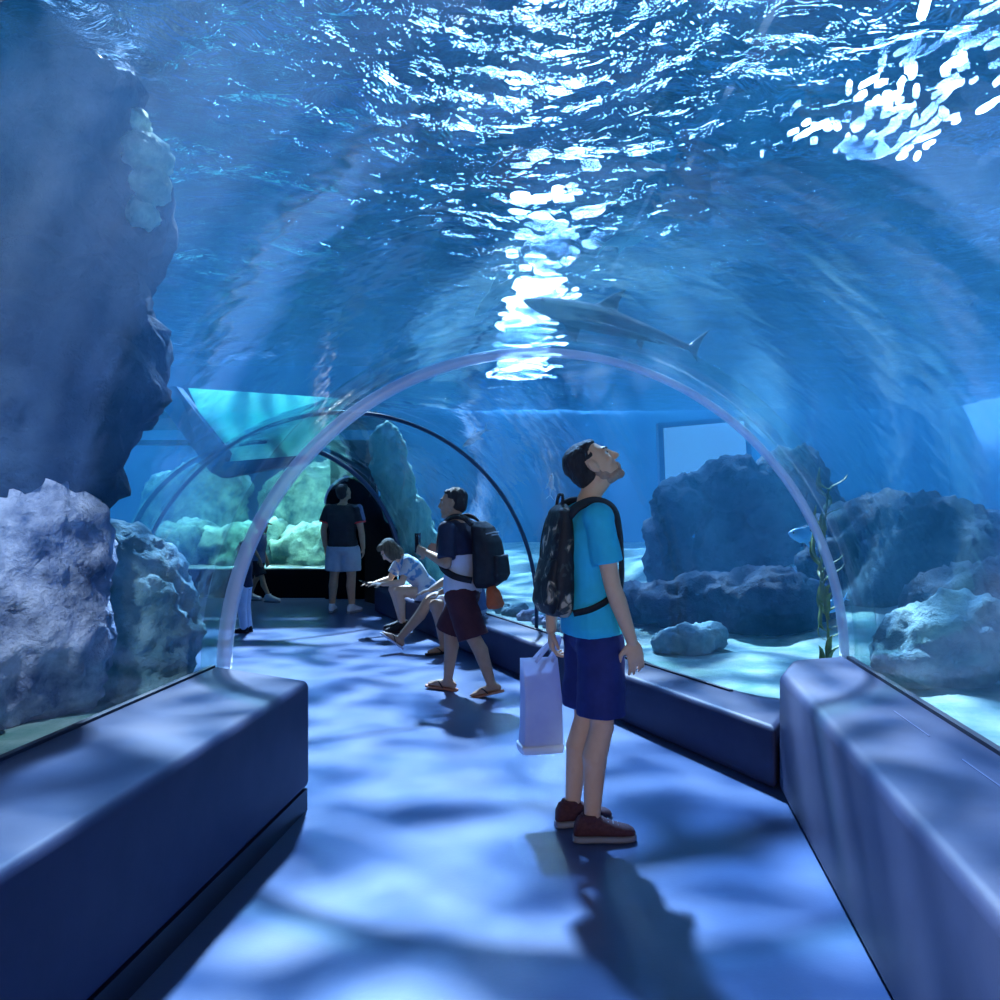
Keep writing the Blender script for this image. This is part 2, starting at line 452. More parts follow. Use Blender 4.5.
def sand_h(x, y):
    h = .50 if y < 5.2 else .50-.10*min(1, (y-5.2)/2)
    ss = lambda a, b, v: (lambda t: t*t*(3-2*t))(max(0, min(1, (v-a)/(b-a))))
    right = x > (C1.x if y < 4.94 else ax2(y).x)
    if right: h = .50-.175*ss(4.75, 5.35, y)
    if y > 14: h = .42
    dr = x-(C1.x+.107*(min(y,4.94)-4.94))-1.9 if y < 5 else x-gx2(max(y,5.14))-.35
    if dr > 0:
        s = max(0, min(1, (dr-.9)/3.4)); h += .55*s*s*(3-2*s)*(1 if y < 12 else max(.2, 1-(y-12)/5))
    h += .07*fbm(V((x*.8, y*.8, 1)), 3)*min(1, abs(dr+.3)*(1 if right and y > 5 else 2)+.02) + .035*fbm(V((x*3, y*3, 4)), 3)*min(1, abs(dr+.35)*3+.1)
    return h
bm = bmesh.new()
st = .09
nx, ny = int((TX1-TX0)/st), int((TY1-TY0)/st)
dry = {}
def isd(i, j):
    if (i, j) not in dry: dry[(i, j)] = in_dry(TX0+i*st, TY0+j*st, .03)
    return dry[(i, j)]
vv = {}
def gv(i, j, wet):
    k = (i, j)
    if k not in vv:
        x, y = TX0+i*st, TY0+j*st
        if isd(i, j):
            a, b = V((x, y, 0)), V((TX0+wet[0]*st, TY0+wet[1]*st, 0))
            for _ in range(7):
                c = (a+b)/2
                if in_dry(c.x, c.y, .03): a = c
                else: b = c
            x, y = b.x, b.y
        vv[k] = bm.verts.new((x, y, sand_h(x, y)))
    return vv[k]
for i in range(nx):
    for j in range(ny):
        cs = ((i,j),(i+1,j),(i+1,j+1),(i,j+1))
        w_ = [c for c in cs if not isd(*c)]
        if not w_: continue
        q = []
        for c in cs:
            # slide a covered corner towards the nearest open corner of this cell
            o = min(w_, key=lambda t: abs(t[0]-c[0])+abs(t[1]-c[1])); q.append(gv(*c, o))
        if len(set(q)) == 4: bm.faces.new(q)
tag(obj('floor_sand', bm, M_sand), 'pale rippled sand bed on the tank bottom outside the tunnel', kind='structure')

# ------------------------------------------------------------------ water body (haze) and its surface
def flip_to(bm, positive):
    bmesh.ops.recalc_face_normals(bm, faces=bm.faces)
    if (bm.calc_volume(signed=True) > 0) != positive:
        bmesh.ops.reverse_faces(bm, faces=bm.faces)
bmh = bmesh.new()
rm = R0+.025
hole = []
def hring(c, u, zc, k=1.): return ring(c, u, rm*k, zc, -.3)
for y in (-4.8, -2, 1, 3, 4.3): hole.append(hring(C1+D1*((y-4.94)/D1.y), U1, .6))
for c, u, zc, b, k in S2: hole.append(hring(c, u, zc, k))
hole.append(hring(A3+D2*1.2, U2, .52)); hole.append(hring(A3+D2*2.2, lerp(U2, V((1,0,0)), .6).normalized(), .52)); hole.append(hring(V((-3.95,13.88,0)), V((1,0,0)), .52))
loft_bm(bmh, hole); flip_to(bmh, False)
bm = bmesh.new(); box_bm(bm, TX0-.05, TX1+.05, TY0-.05, TY1+.05, -.38, HW-.09); flip_to(bm, True)
me = bpy.data.meshes.new('h'); bmh.to_mesh(me); bmh.free(); bm.from_mesh(me); bpy.data.meshes.remove(me)
tag(obj('water', bm, M_water, smooth=False), 'hazy blue tank water around the tunnel', kind='structure')

bm = bmesh.new()
st = .11
nx, ny = int((TX1-TX0)/st), int((TY1-TY0)/st)
g = [[None]*(ny+1) for _ in range(nx+1)]
for i in range(nx+1):
    for j in range(ny+1):
        x, y = TX0+i*st, TY0+j*st
        z = HW+.10*noise.noise(V((x*.9, y*.9, 0)))+.045*noise.noise(V((x*2.3+5, y*2.3, 3)))
        g[i][j] = bm.verts.new((x, y, z))
for i in range(nx):
    for j in range(ny):
        bm.faces.new((g[i][j], g[i+1][j], g[i+1][j+1], g[i][j+1]))
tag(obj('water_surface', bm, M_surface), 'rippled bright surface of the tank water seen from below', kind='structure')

# ------------------------------------------------------------------ rocks
def rock(name, blobs, label, m, vox=.05, amp=.12, freq=2.2, cat='rock', group=None, seed=0, octs=5, ridged=True):
    b = Blob()
    for c, r, *rot in blobs: b.ell(V(c), r, rot[0] if rot else (0,0,0))
    o = b.build(name, m, None, vox, 2)
    me = o.data
    off = V((seed*7.3, seed*3.1, seed*1.7))
    nr = [v.normal.copy() for v in me.vertices]
    for v, n in zip(me.vertices, nr):
        p = v.co*freq+off
        f = fbm(p, octs, .55)
        if ridged: f = .6*f+.5*(.5-abs(noise.noise(p*1.7+V((9,2,4)))))*1.4-.15
        g_ = abs(noise.noise(p*3.1+V((4,8,1))))+.5*abs(noise.noise(p*6.7))
        v.co += n*(amp*(f*2+.45-g_*.9))
    zmin = min(v.co.z for v in me.vertices)
    cx_ = V(blobs[0][0]); base = V((cx_.x, cx_.y, zmin))
    me.transform(Matrix.Translation(-base)); o.location = base
    for p in me.polygons: p.use_smooth = True
    tag(o, label, cat, group)
    return o
# ------------------------------------------------------------------ blob modelling: overlapping solids fused into one continuous skin
def frame_of(d, hint=V((0,0,1))):
    d = d.normalized()
    if abs(d.dot(hint)) > .95: hint = V((1,0,0))
    a = hint.cross(d).normalized(); b = d.cross(a)
    return a, b
def ell_ring(c, a, b, n=20, e=2.0):
    out = []
    for i in range(n):
        t = 2*PI*i/n; ct, s_ = math.cos(t), math.sin(t)
        out.append(c + a*(math.copysign(abs(ct)**(2/e), ct)) + b*(math.copysign(abs(s_)**(2/e), s_)))
    return out
class Blob:
    def __init__(s): s.bm = bmesh.new()
    def ell(s, c, r, rot=(0,0,0), R=None):
        if not hasattr(r, '__len__'): r = (r, r, r)
        Rm = R.to_4x4() if R is not None else Euler(rot).to_matrix().to_4x4()
        M = Matrix.Translation(V(c)) @ Rm @ Matrix.Diagonal((r[0], r[1], r[2], 1))
        bmesh.ops.create_uvsphere(s.bm, u_segments=20, v_segments=12, radius=1, matrix=M)
        return s
    def cap(s, p0, p1, r0, r1, n=16):
        p0, p1 = V(p0), V(p1); d = p1-p0; L = d.length
        if L < 1e-5: return s.ell(p0, max(r0, r1))
        d = d/L; a, b = frame_of(d)
        rings = []
        for k in (-85,-60,-35,-12): t = math.radians(k); rings.append(ell_ring(p0+d*(r0*math.sin(t)), a*r0*math.cos(t), b*r0*math.cos(t), n))
        for k in (12,35,60,85): t = math.radians(k); rings.append(ell_ring(p1+d*(r1*math.sin(t)), a*r1*math.cos(t), b*r1*math.cos(t), n))
        loft_bm(s.bm, rings); return s
    def chain(s, pts, rs):
        for i in range(len(pts)-1): s.cap(pts[i], pts[i+1], rs[i], rs[i+1])
        return s
    def loft(s, rings, e=2.0, n=24):
        loft_bm(s.bm, [ell_ring(V(c), V(a), V(b), n, e) for c, a, b in rings]); return s
    def fru(s, p0, p1, r0, r1, flat=1.0, hint=V((0,0,1)), n=24, mids=0):
        """open ended tapered sleeve: flat cut ends; flat squashes the second axis"""
        p0, p1 = V(p0), V(p1); a, b = frame_of(p1-p0, hint)
        loft_bm(s.bm, [ell_ring(p0, a*r0, b*r0*flat, n), ell_ring(lerp(p0,p1,.5), a*(r0+r1)/2, b*(r0+r1)/2*flat, n), ell_ring(p1, a*r1, b*r1*flat, n)]); return s
    def build(s, name, m, parent=None, vox=.008, smooth=3, fold=None):
        bmesh.ops.recalc_face_normals(s.bm, faces=s.bm.faces)
        me = bpy.data.meshes.new(name); s.bm.to_mesh(me); s.bm.free()
        o = bpy.data.objects.new(name+'_tmp', me); COL.objects.link(o)
        r = o.modifiers.new('r', 'REMESH'); r.mode = 'VOXEL'; r.voxel_size = vox
        if smooth:
            k = o.modifiers.new('s', 'SMOOTH'); k.factor = .5; k.iterations = smooth
        dg = bpy.context.evaluated_depsgraph_get(); dg.update()
        me2 = bpy.data.meshes.new_from_object(o.evaluated_get(dg))
        bpy.data.objects.remove(o); bpy.data.meshes.remove(me)
        me2.name = name
        if fold:
            amp, fr, st = fold
            nn = [v.normal.copy() for v in me2.vertices]
            for v, n in zip(me2.vertices, nn):
                q = V((v.co.x*fr*st[0], v.co.y*fr*st[1], v.co.z*fr*st[2]))
                v.co += n*(amp*(noise.noise(q)+.4*noise.noise(q*2.1)))
        me2.materials.clear()
        return link(name, me2, m, parent)
rock('reef_cliff', [((-2.9,4.9,3.1),(1.05,.9,.8)), ((-2.45,4.5,2.35),(.72,.55,.42)), ((-2.25,4.35,2.05),(.58,.42,.36)), ((-2.35,4.4,1.72),(.55,.4,.32)),
      ((-2.95,4.6,1.75),(.8,.5,.5)), ((-3.4,4.6,2.3),(1.2,.7,.8)), ((-2.55,4.5,3.45),(.72,.5,.5)), ((-4.2,5.2,1.5),(1.2,.8,1.4))],
     'huge dark overhanging rock face at the upper left above the pale boulder', M_rockdark, .06, .13, 2.0, seed=1)
rock('boulder', [((-2.55,4.15,.85),(.72,.42,.62)), ((-2.2,4.2,1.22),(.36,.32,.44)), ((-2.9,4.0,1.05),(.6,.4,.35)), ((-2.9,3.7,.6),(.8,.5,.4))],
     'large pale lavender boulder under the dark overhang, outside the left glass', M_rockpale, .035, .07, 3.4, seed=2)
rock('boulder', [((-2.02,4.75,.80),(.42,.38,.46)), ((-2.1,4.8,1.08),(.40,.33,.28)), ((-1.86,4.62,.6),(.25,.2,.25))],
     'teal grey boulder beside the left foot of the large arch', M_rockteal, .03, .055, 3.6, seed=3)
rock('boulder', [((2.42,4.95,.68),(.36,.3,.22)), ((2.62,5.05,.78),(.3,.28,.2)), ((2.2,4.85,.6),(.18,.2,.14))],
     'rounded teal boulder on the sand outside the right glass', M_rockteal, .03, .05, 3.8, seed=4)
rock('reef_ridge', [((5.2,8.6,.6),(2.4,1.1,.75)), ((3.9,8.6,.8),(1.0,.8,.75)), ((6.8,8.4,.5),(1.8,1.2,.7))],
     'long dark rocky ridge sloping down beyond the right glass', M_rockdeep, .07, .16, 1.8, seed=5)
rock('boulder', [((3.5,6.2,.75),(.7,.5,.32)), ((4.1,6.4,.75),(.6,.5,.35))], 'low dark rock shelf below the long ridge at the right', M_rockdeep, .05, .09, 2.6, seed=6)
rock('boulder', [((3.35,4.35,.75),(.45,.4,.5)), ((3.5,4.6,1.1),(.35,.35,.35))], 'tall blue grey rock at the right edge of the view', M_rockdark, .04, .08, 3, seed=16)
rock('reef_mound', [((1.95,10.4,.85),(.24,.35,.65)), ((2.1,10.5,1.45),(.30,.4,.32)), ((2.7,10.5,1.66),(.50,.45,.28)), ((2.6,10.5,.95),(.3,.3,.65)), ((3.4,10.5,1.2),(.55,.45,.95)), ((3.2,10.5,.8),(1.1,.45,.4))],
     'dark rock mound in the deep water right of the man in the cyan shirt', M_rockdeep, .06, .12, 2.2, seed=7)
rock('boulder', [((1.9,8.2,.55),(.65,.4,.26)), ((2.35,7.9,.58),(.55,.4,.3)), ((1.3,8.7,.5),(.5,.35,.2))],
     'low dark reef bed on the sand behind the low ledge', M_rockdeep, .045, .08, 2.6, seed=8)
rock('boulder', [((1.42,6.95,.40),(.24,.2,.13)),((1.62,7.05,.42),(.16,.16,.12))], 'small dark stone on the sand beside the hand of the man in cyan', M_rockteal, .02, .035, 5, seed=9)
rock('rock_curtain', [((-1.0,12.5,.6),(.24,.25,.5)), ((-1.2,12.55,1.1),(.24,.25,.5)), ((-1.42,12.6,1.6),(.24,.22,.5)), ((-1.58,12.6,2.1),(.24,.2,.5))],
     'tall pale green leaning rock curtain behind the seated woman', M_pillar, .035, .05, 3, seed=10)
for i, (x, y, r) in enumerate([(-3.1,15.3,.55),(-4.35,15.4,.6),(-5.6,15.3,.55),(-3.6,17.4,1.0),(-5.9,17.4,1.0),(-1.75,15.5,.45)]):
    h = .75 if i < 3 or i == 5 else 1.5
    rock('boulder', [((x,y,h*.7),(r,.6,h*.75)), ((x+.4,y+.1,h*1.1),(r*.6,.5,h*.4)), ((x-.5,y,h*.95),(r*.5,.45,h*.4))],
         ['lumpy green boulder behind the far window, left of the man in black', 'broad green boulder in the middle of the far window', 'green boulder at the left end of the far window',
          'tall green rock wall behind the far window, right piece', 'tall green rock wall behind the far window, left piece', 'green boulder hidden in part by the black panel'][i], M_rockgreen, .06, .13, 2.4, seed=20+i)
# coral rubble beside arch two
for i in range(16):
    x = -.05+random.random()*.95; y = gx2_inv = 5.14+(1.588-x)/.415
    y += .42+random.random()*.25; r = .06+.05*random.random()
    rock('coral_stone', [((x,y,sand_h(x,y)+r*.3),(r,r*.8,r*.75)), ((x+r*.6,y,sand_h(x,y)+r*.6),(r*.6,r*.5,r*.6))],
         'small blue grey coral stone in the rubble behind the low ledge', M_rockpale if i % 3 == 0 else M_rockteal, .02, .02, 9, cat='stone', group='coral rubble behind the low ledge', seed=40+i)

M_litedge = mat('pale yellow green lit patch', (.35,.48,.36), (.86,.88,.60), rough=.8, scale=9, bump=.8, bscale=16)  # pale colour stands in for light on the cliff edge
cg = rock('lit_edge_lumps', [((-1.70,4.66,3.26),(.10,.16,.09)), ((-1.68,4.64,3.10),(.08,.14,.07)), ((-1.71,4.62,2.95),(.07,.12,.06)), ((-1.78,4.66,3.42),(.08,.12,.07))], None, M_litedge, .02, .035, 7, cat=None, seed=77)
cliff = bpy.data.objects['reef_cliff']; cg.location = V(cg.location)-V(cliff.location)+V((-.10,-.06,0)); cg.parent = cliff
cg['label'] = 'pale yellow green lumps added for a lit patch on the edge'
# ------------------------------------------------------------------ people (local frame: +X forward, +Y to the person's left, +Z up)
M_skin = mat('light skin', (.80,.50,.32), (.84,.55,.37), rough=.55, scale=20)
M_skin2 = mat('tan skin', (.46,.28,.18), (.50,.32,.22), rough=.55, scale=20)
M_hair = mat('dark hair', (.012,.010,.014), (.03,.026,.034), rough=.45, scale=60, stretch=(1,1,.2), bump=.5, bscale=120)
M_hairblond = mat('dark blonde hair', (.06,.045,.03), (.22,.17,.10), rough=.5, scale=40, stretch=(1,1,.2), bump=.5, bscale=90)
M_beard = mat('stubble', (.36,.25,.19), (.50,.35,.26), rough=.7, scale=90)
M_white = mat('eye white', (.8,.8,.8), rough=.2)
M_iris = mat('dark iris', (.02,.014,.01), rough=.15)
M_lip = mat('lip', (.42,.24,.21), rough=.5)
M_cyan = mat('cyan cotton', (.03,.60,.90), (.04,.66,.95), rough=.8, scale=18, bump=.12, bscale=14)
M_yellow = mat('yellow print', (.75,.62,.10), rough=.8)
M_navyshort = mat('navy shorts cloth', (.012,.022,.14), (.02,.035,.20), rough=.75, scale=9, bump=.15, bscale=12)
M_maroonshoe = mat('maroon knit shoe', (.07,.022,.035), (.11,.04,.05), rough=.75, scale=70, bump=.2, bscale=150)
M_sole = mat('pale shoe sole', (.26,.28,.35), rough=.6)
M_solered = mat('dark shoe sole', (.05,.02,.03), rough=.6)
M_black = mat('black cloth', (.006,.007,.012), (.014,.016,.026), rough=.7, scale=12, bump=.1, bscale=16)
M_navytee = mat('dark navy cloth', (.008,.012,.045), (.014,.02,.06), rough=.75, scale=10, bump=.12, bscale=14)
M_maroon = mat('dark maroon shorts', (.055,.012,.022), (.08,.02,.03), rough=.8, scale=10, bump=.12, bscale=14)
M_whitecloth = mat('white cloth', (.62,.66,.78), (.74,.78,.88), rough=.8, scale=8, bump=.12, bscale=14)
M_greyshort = mat('pale grey shorts', (.34,.42,.52), (.42,.50,.60), rough=.8, scale=8, bump=.12, bscale=14)
M_redtrim = mat('red trim', (.8,.06,.07), rough=.7)
M_bluegrey = mat('grey blue cloth', (.10,.15,.30), (.16,.22,.40), rough=.8, scale=9)
M_orange = mat('orange cloth', (.50,.09,.03), (.62,.14,.05), rough=.7, scale=8)
M_tan = mat('tan sandal', (.50,.22,.14), rough=.7)
M_screen = mat('dark phone', (.01,.012,.02), rough=.15)
M_metal = mat('grey metal', (.4,.42,.45), rough=.3, metallic=1)
M_strapgrey = mat('grey reflective strip', (.45,.48,.55), rough=.5)

def tie_mat():
    m, nt, out = newmat('white and blue patterned cloth')
    b = N(nt, 'ShaderNodeBsdfPrincipled', Roughness=.8)
    tc = N(nt, 'ShaderNodeTexCoord'); n = N(nt, 'ShaderNodeTexNoise', Scale=11, Detail=2); nt.links.new(tc.outputs['Object'], n.inputs[0])
    r = ramp(nt, n.outputs['Fac'], [(0, (.10,.28,.55)), (.44, (.16,.38,.66)), (.50, (.72,.75,.78)), (1, (.85,.85,.85))])
    nt.links.new(r.outputs[0], b.inputs['Base Color']); nt.links.new(b.outputs[0], out.inputs[0]); return m
M_tie = tie_mat()
def camo_mat():
    m, nt, out = newmat('dark camouflage cloth')
    b = N(nt, 'ShaderNodeBsdfPrincipled', Roughness=.65)
    tc = N(nt, 'ShaderNodeTexCoord')
    mp = N(nt, 'ShaderNodeMapping'); mp.inputs['Scale'].default_value = (1,1,.75); nt.links.new(tc.outputs['Object'], mp.inputs[0])
    n = N(nt, 'ShaderNodeTexNoise', Scale=17, Detail=2.5, Distortion=.8); nt.links.new(mp.outputs[0], n.inputs[0])
    r = ramp(nt, n.outputs['Fac'], [(0, (.008,.008,.014)), (.50, (.010,.012,.018)), (.53, (.035,.05,.055)), (.575, (.11,.11,.09)), (.61, (.46,.40,.30)), (.66, (.6,.55,.46))], 'CONSTANT')
    nt.links.new(r.outputs[0], b.inputs['Base Color']); nt.links.new(b.outputs[0], out.inputs[0])
    n2 = N(nt, 'ShaderNodeTexNoise', Scale=30, Detail=3); nt.links.new(tc.outputs['Object'], n2.inputs[0])
    bp = N(nt, 'ShaderNodeBump', Strength=.3, Distance=.02); nt.links.new(n2.outputs['Fac'], bp.inputs['Height']); nt.links.new(bp.outputs[0], b.inputs['Normal'])
    return m
M_camo = camo_mat()

SECT = [(-.36,.085,.125),(-.22,.115,.168),(0.,.118,.172),(.3,.108,.155),(.55,.100,.142),(.8,.112,.158),(1.,.120,.172),(1.3,.112,.180),(1.55,.092,.178),(1.75,.072,.135),(1.9,.058,.082),(2.,.052,.058)]
def spine(P, t):
    p, c, n = V(P['pelvis']), V(P['chest']), V(P['neck'])
    if t <= 1: return p+(c-p)*t
    return c+(n-c)*(t-1)
def torso_rings(P, off=0., t0=-.36, t1=2., extra=None):
    W = P.get('build', 1.)
    ts = [t0]+[s[0] for s in SECT if t0 < s[0] < t1]+[t1]
    out = []
    ls, lh = (V(P['sh'][0])-V(P['sh'][1])), (V(P['hip'][0])-V(P['hip'][1]))
    for t in ts:
        for (ta, a1, b1), (tb, a2, b2) in zip(SECT[:-1], SECT[1:]):
            if ta <= t <= tb: k = (t-ta)/(tb-ta); fx_, fy_ = lerp(a1,a2,k), lerp(b1,b2,k); break
        else:
            fx_, fy_ = (SECT[0][1:] if t < SECT[0][0] else SECT[-1][1:])
        tan = (spine(P, min(2, t+.12))-spine(P, t-.12)).normalized()
        k = max(0, min(1, t/1.2)); lat = lerp(lh.normalized(), ls.normalized(), k)
        lat = (lat-tan*lat.dot(tan)).normalized(); fwd = lat.cross(tan)
        e = extra(t) if extra else 0
        out.append((spine(P, t)+fwd*P.get('belly',0.)*math.exp(-((t-.5)/.4)**2), fwd*(fx_*W*P.get('depth',1.)+off+e), lat*(fy_*W+off+e)))
    return out

def hand(b, w, d, n, side, curl=.5, s=1., thumb=.7, spread=.0):
    """w wrist, d direction of the fingers, n way the palm faces, side +1 left / -1 right; thumb leaves the edge of the palm"""
    d = V(d).normalized(); n = V(n); n = (n-d*n.dot(d)).normalized()
    th = d.cross(n)*(1 if side > 0 else -1)
    R = Matrix((d, th, n)).transposed()
    b.ell(w+d*.048*s, (.052*s,.040*s,.017*s), R=R); b.ell(w+d*.07*s, (.03*s,.041*s,.014*s), R=R)
    for k, (o, L) in enumerate(((.030,.074),(.010,.082),(-.011,.076),(-.030,.060))):
        p = w+d*.088*s+th*o*s; dd = d+th*(.06*(1.5-k)*(1+spread)); dd.normalize()
        r = (.0095-.0006*k)*s
        for j, f in enumerate((.46,.30,.24)):
            ang = curl*(.55+.5*j)*(1+.08*k); q = p+(dd*math.cos(ang)+n*math.sin(ang))*L*f*s
            b.cap(p, q, r, r*.92, 10); p = q; r *= .92
    p = w+d*.025*s+th*.030*s; q = p+(d*.55+th*.62+n*.3*thumb).normalized()*.042*s; b.cap(p, q, .0135*s, .011*s, 10)
    b.cap(q, q+(d*.85+th*.2+n*.45*thumb).normalized()*.034*s, .011*s, .0085*s, 10)

def head_R(P): return Euler((P.get('roll',0), -P.get('pitch',0), P.get('yaw',0)), 'ZYX'.replace('ZYX','XYZ')).to_matrix()
def add_head(b, P):
    c, R, s = V(P['head']), head_R(P), P.get('hs', 1.)
    def E(o, r): b.ell(c+R@(V(o)*s), [q*s for q in r], R=R)
    def K(p, q, r0, r1): b.cap(c+R@(V(p)*s), c+R@(V(q)*s), r0*s, r1*s, 12)
    E((-.018,0,.032), (.098,.076,.088)); E((.022,0,.0), (.070,.068,.092)); E((.034,0,-.045), (.058,.056,.058))
    E((.038,0,-.082), (.048,.046,.026)); E((.078,0,-.098), (.020,.022,.018)); E((.0,0,-.06), (.06,.056,.05))
    E((.082,0,.034), (.014,.046,.011)); K((.088,0,.022), (.112,0,-.022), .0085, .0125); E((.102,.011,-.028), (.010,.007,.008)); E((.102,-.011,-.028), (.010,.007,.008))
    E((.086,0,-.056), (.014,.024,.008)); E((.084,0,-.069), (.014,.021,.008)); E((.072,.036,-.02), (.018,.02,.018)); E((.072,-.036,-.02), (.018,.02,.018))
    for sd_ in (1, -1):
        E((-.002,.080*sd_,-.006), (.020,.009,.032)); E((-.012,.088*sd_,-.002), (.010,.008,.028)); E((.004,.082*sd_,-.032), (.011,.008,.011))
    n = V(P['neck']); b.cap(n+V((0,0,-.03)), c+R@(V((-.018,0,-.05))*s), .053*s, .050*s)
    b.cap(n+V((.0,0,-.0)), c+R@(V((.01,0,-.07))*s), .045*s, .043*s)

def hair_cap(P, parent, m, vox, long=False, name='hair', full=False):
    c, R, s = V(P['head']), head_R(P), P.get('hs', 1.)
    b = Blob()
    def E(o, r): b.ell(c+R@(V(o)*s), [q*s for q in r], R=R)
    E((-.030,0,.043), (.096,.081,.086)); E((-.050,0,.0), (.070,.076,.075)); E((-.072,0,-.035), (.036,.060,.045))
    E((.014,0,.090), (.052,.058,.027)); E((-.034,.062,.040), (.048,.016,.040)); E((-.034,-.062,.040), (.048,.016,.040))
    if long:
        E((-.07,0,-.07), (.05,.075,.09)); E((-.01,.07,-.05), (.05,.03,.10)); E((-.01,-.07,-.05), (.05,.03,.10))
        E((.045,.062,-.03), (.04,.025,.09)); E((.045,-.062,-.03), (.04,.025,.09)); E((.03,0,.095), (.065,.07,.035))
    return b.build(name, m, parent, vox, 2, (.004*s, 55, (1,1,.5)))

def face_bits(P, parent, beard=True):
    c, R, s = V(P['head']), head_R(P), P.get('hs', 1.)
    for sd_ in (1, -1):
        bm = bmesh.new()
        bmesh.ops.create_uvsphere(bm, u_segments=14, v_segments=8, radius=.0125*s, matrix=Matrix.Translation(c+R@(V((.0735,.030*sd_,.012))*s)))
        e = obj('eye', bm, M_white, parent)
        bm = bmesh.new()
        bmesh.ops.create_uvsphere(bm, u_segments=12, v_segments=8, radius=.0068*s, matrix=Matrix.Translation(c+R@(V((.0815,.0305*sd_,.013))*s)))
        obj('iris', bm, M_iris, e)
        b = Blob(); b.cap(c+R@(V((.094,.014*sd_,.032))*s), c+R@(V((.080,.048*sd_,.036))*s), .006*s, .004*s, 8); b.build('eyebrow', M_hair, parent, .003, 1)
    if beard:
        b = Blob()
        for o, r in (((.040,0,-.087),(.052,.051,.028)), ((.074,0,-.1),(.0235,.026,.020)), ((.012,0,-.062),(.052,.0605,.036)), ((.092,0,-.062),(.0095,.026,.018)), ((.002,.0,-.035),(.03,.0685,.036))):
            b.ell(c+R@(V(o)*s), [q*s for q in r], R=R)
        b.build('beard', M_beard, parent, .005, 2)

def leg_pts(P, i): return V(P['hip'][i]), V(P['knee'][i]), V(P['ankle'][i])
def body(P, root, skin, vox, feet=False):
    W = P.get('build', 1.); b = Blob()
    b.loft([(c, a, l) for c, a, l in torso_rings(P)], 2.2)
    add_head(b, P)
    for i, sd_ in ((0, 1), (1, -1)):
        s, e, w = V(P['sh'][i]), V(P['el'][i]), V(P['wr'][i])
        b.ell(s, (.062*W,.058*W,.066*W)); b.cap(s, e, .052*W, .040*W); b.ell(lerp(s,e,.45), .049*W)
        m_ = lerp(e, w, .28); b.chain([e, m_, w], [.040*W, .043*W, .0275*W])
        hd, hn, cu = P['hand'][i]; hand(b, w, hd, hn, sd_, cu, P.get('hands', 1.))
        h, k, a = leg_pts(P, i)
        b.cap(h, k, .088*W, .057*W); b.ell(lerp(h,k,.25)+V((0,0,0)), .089*W); b.ell(k, .058*W)
        ax = (a-k).normalized(); back = V(P['toe'][i]); back = -(back-ax*back.dot(ax)).normalized()
        m_ = lerp(k, a, .32)+back*.018; b.cap(k, m_, .056*W, .061*W); b.cap(m_, a, .060*W, .037*W); b.cap(lerp(k,a,.0), a, .046*W, .034*W)
        td = V(P['toe'][i]).normalized(); up = P.get('fup', (V((0,0,1)),)*2)[i]
        b.cap(a-td*.025-up*.035, a+td*.09-up*.045, .034, .028); b.cap(a+td*.06-up*.046, a+td*.145-up*.056, .031, .022)
        if feet:
            sdv = td.cross(up)
            for q, (o, L) in enumerate(((-.026,.175),(-.010,.176),(.004,.172),(.017,.165),(.028,.155))):
                o = o*(1 if sd_ < 0 else -1)*-1
                b.cap(a+td*.13-up*.055+sdv*o, a+td*L-up*.058+sdv*o, .012 if q else .014, .009 if q else .012, 8)
            b.ell(a-td*.045-up*.045, (.03,.03,.028))
    return b.build('body', skin, root, vox, 3)

def shoe(P, i, root, m, msole, h0=.0, name='shoe', L=1.):
    a = V(P['ankle'][i]); td = V(P['toe'][i]).normalized(); up = P.get('fup', (V((0,0,1)),)*2)[i]; sd_ = td.cross(up)
    base = a-up*.088
    b = bmesh.new()
    rings = []
    for x, w, h in ((-.088,.012,.03),(-.082,.026,.062),(-.065,.036,.088),(-.03,.040,.100),(.02,.041,.098),(.06,.043,.078),(.10,.046,.062),(.145,.047,.050),(.18,.040,.042),(.20,.026,.032),(.208,.010,.02)):
        c = base+td*x*L+up*(.022+h/2); rings.append(ell_ring(c, sd_*w, up*h/2, 20, 2.5))
    loft_bm(b, rings); bmesh.ops.recalc_face_normals(b, faces=b.faces)
    s = obj(name, b, m, root)
    b = bmesh.new(); rings = []
    for x, w in ((-.093,.014),(-.086,.030),(-.06,.042),(0,.041),(.06,.043),(.12,.050),(.165,.048),(.195,.035),(.213,.014)):
        c = base+td*x*L+up*.014; rings.append(ell_ring(c, sd_*w, up*.0145, 16, 4))
    loft_bm(b, rings); bmesh.ops.recalc_face_normals(b, faces=b.faces)
    obj('sole', b, msole, s)
    # collar and laces
    b = Blob(); b.fru(base+up*.085-td*.008, base+up*.122-td*.012, .043, .041); c = b.build('collar', m, s, .006, 1)
    b = Blob()
    for k in range(4):
        x = .045+.022*k; z = .098-.008*k; b.cap(base+td*x+up*z+sd_*.024, base+td*(x+.006)+up*z-sd_*.024, .0035, .0035, 8)
    b.build('laces', msole, s, .003, 1)
    return s
def flipflop(P, i, root, m):
    a = V(P['ankle'][i]); td = V(P['toe'][i]).normalized(); up = P.get('fup', (V((0,0,1)),)*2)[i]; sd_ = td.cross(up)
    base = a-up*.088
    b = bmesh.new(); rings = []
    for x, w in ((-.085,.012),(-.075,.030),(-.04,.038),(.03,.036),(.1,.045),(.15,.046),(.185,.032),(.197,.012)):
        rings.append(ell_ring(base+td*x+up*.009, sd_*w, up*.010, 16, 4))
    loft_bm(b, rings); bmesh.ops.recalc_face_normals(b, faces=b.faces)
    s = obj('flip_flop', b, m, root)
    b = Blob(); b.chain([base+td*.03+sd_*.04+up*.02, base+td*.07+sd_*.022+up*.06, base+td*.13+up*.045, base+td*.07-sd_*.022+up*.06, base+td*.03-sd_*.04+up*.02], [.006]*5)
    b.build('strap', M_black, s, .004, 1); return s

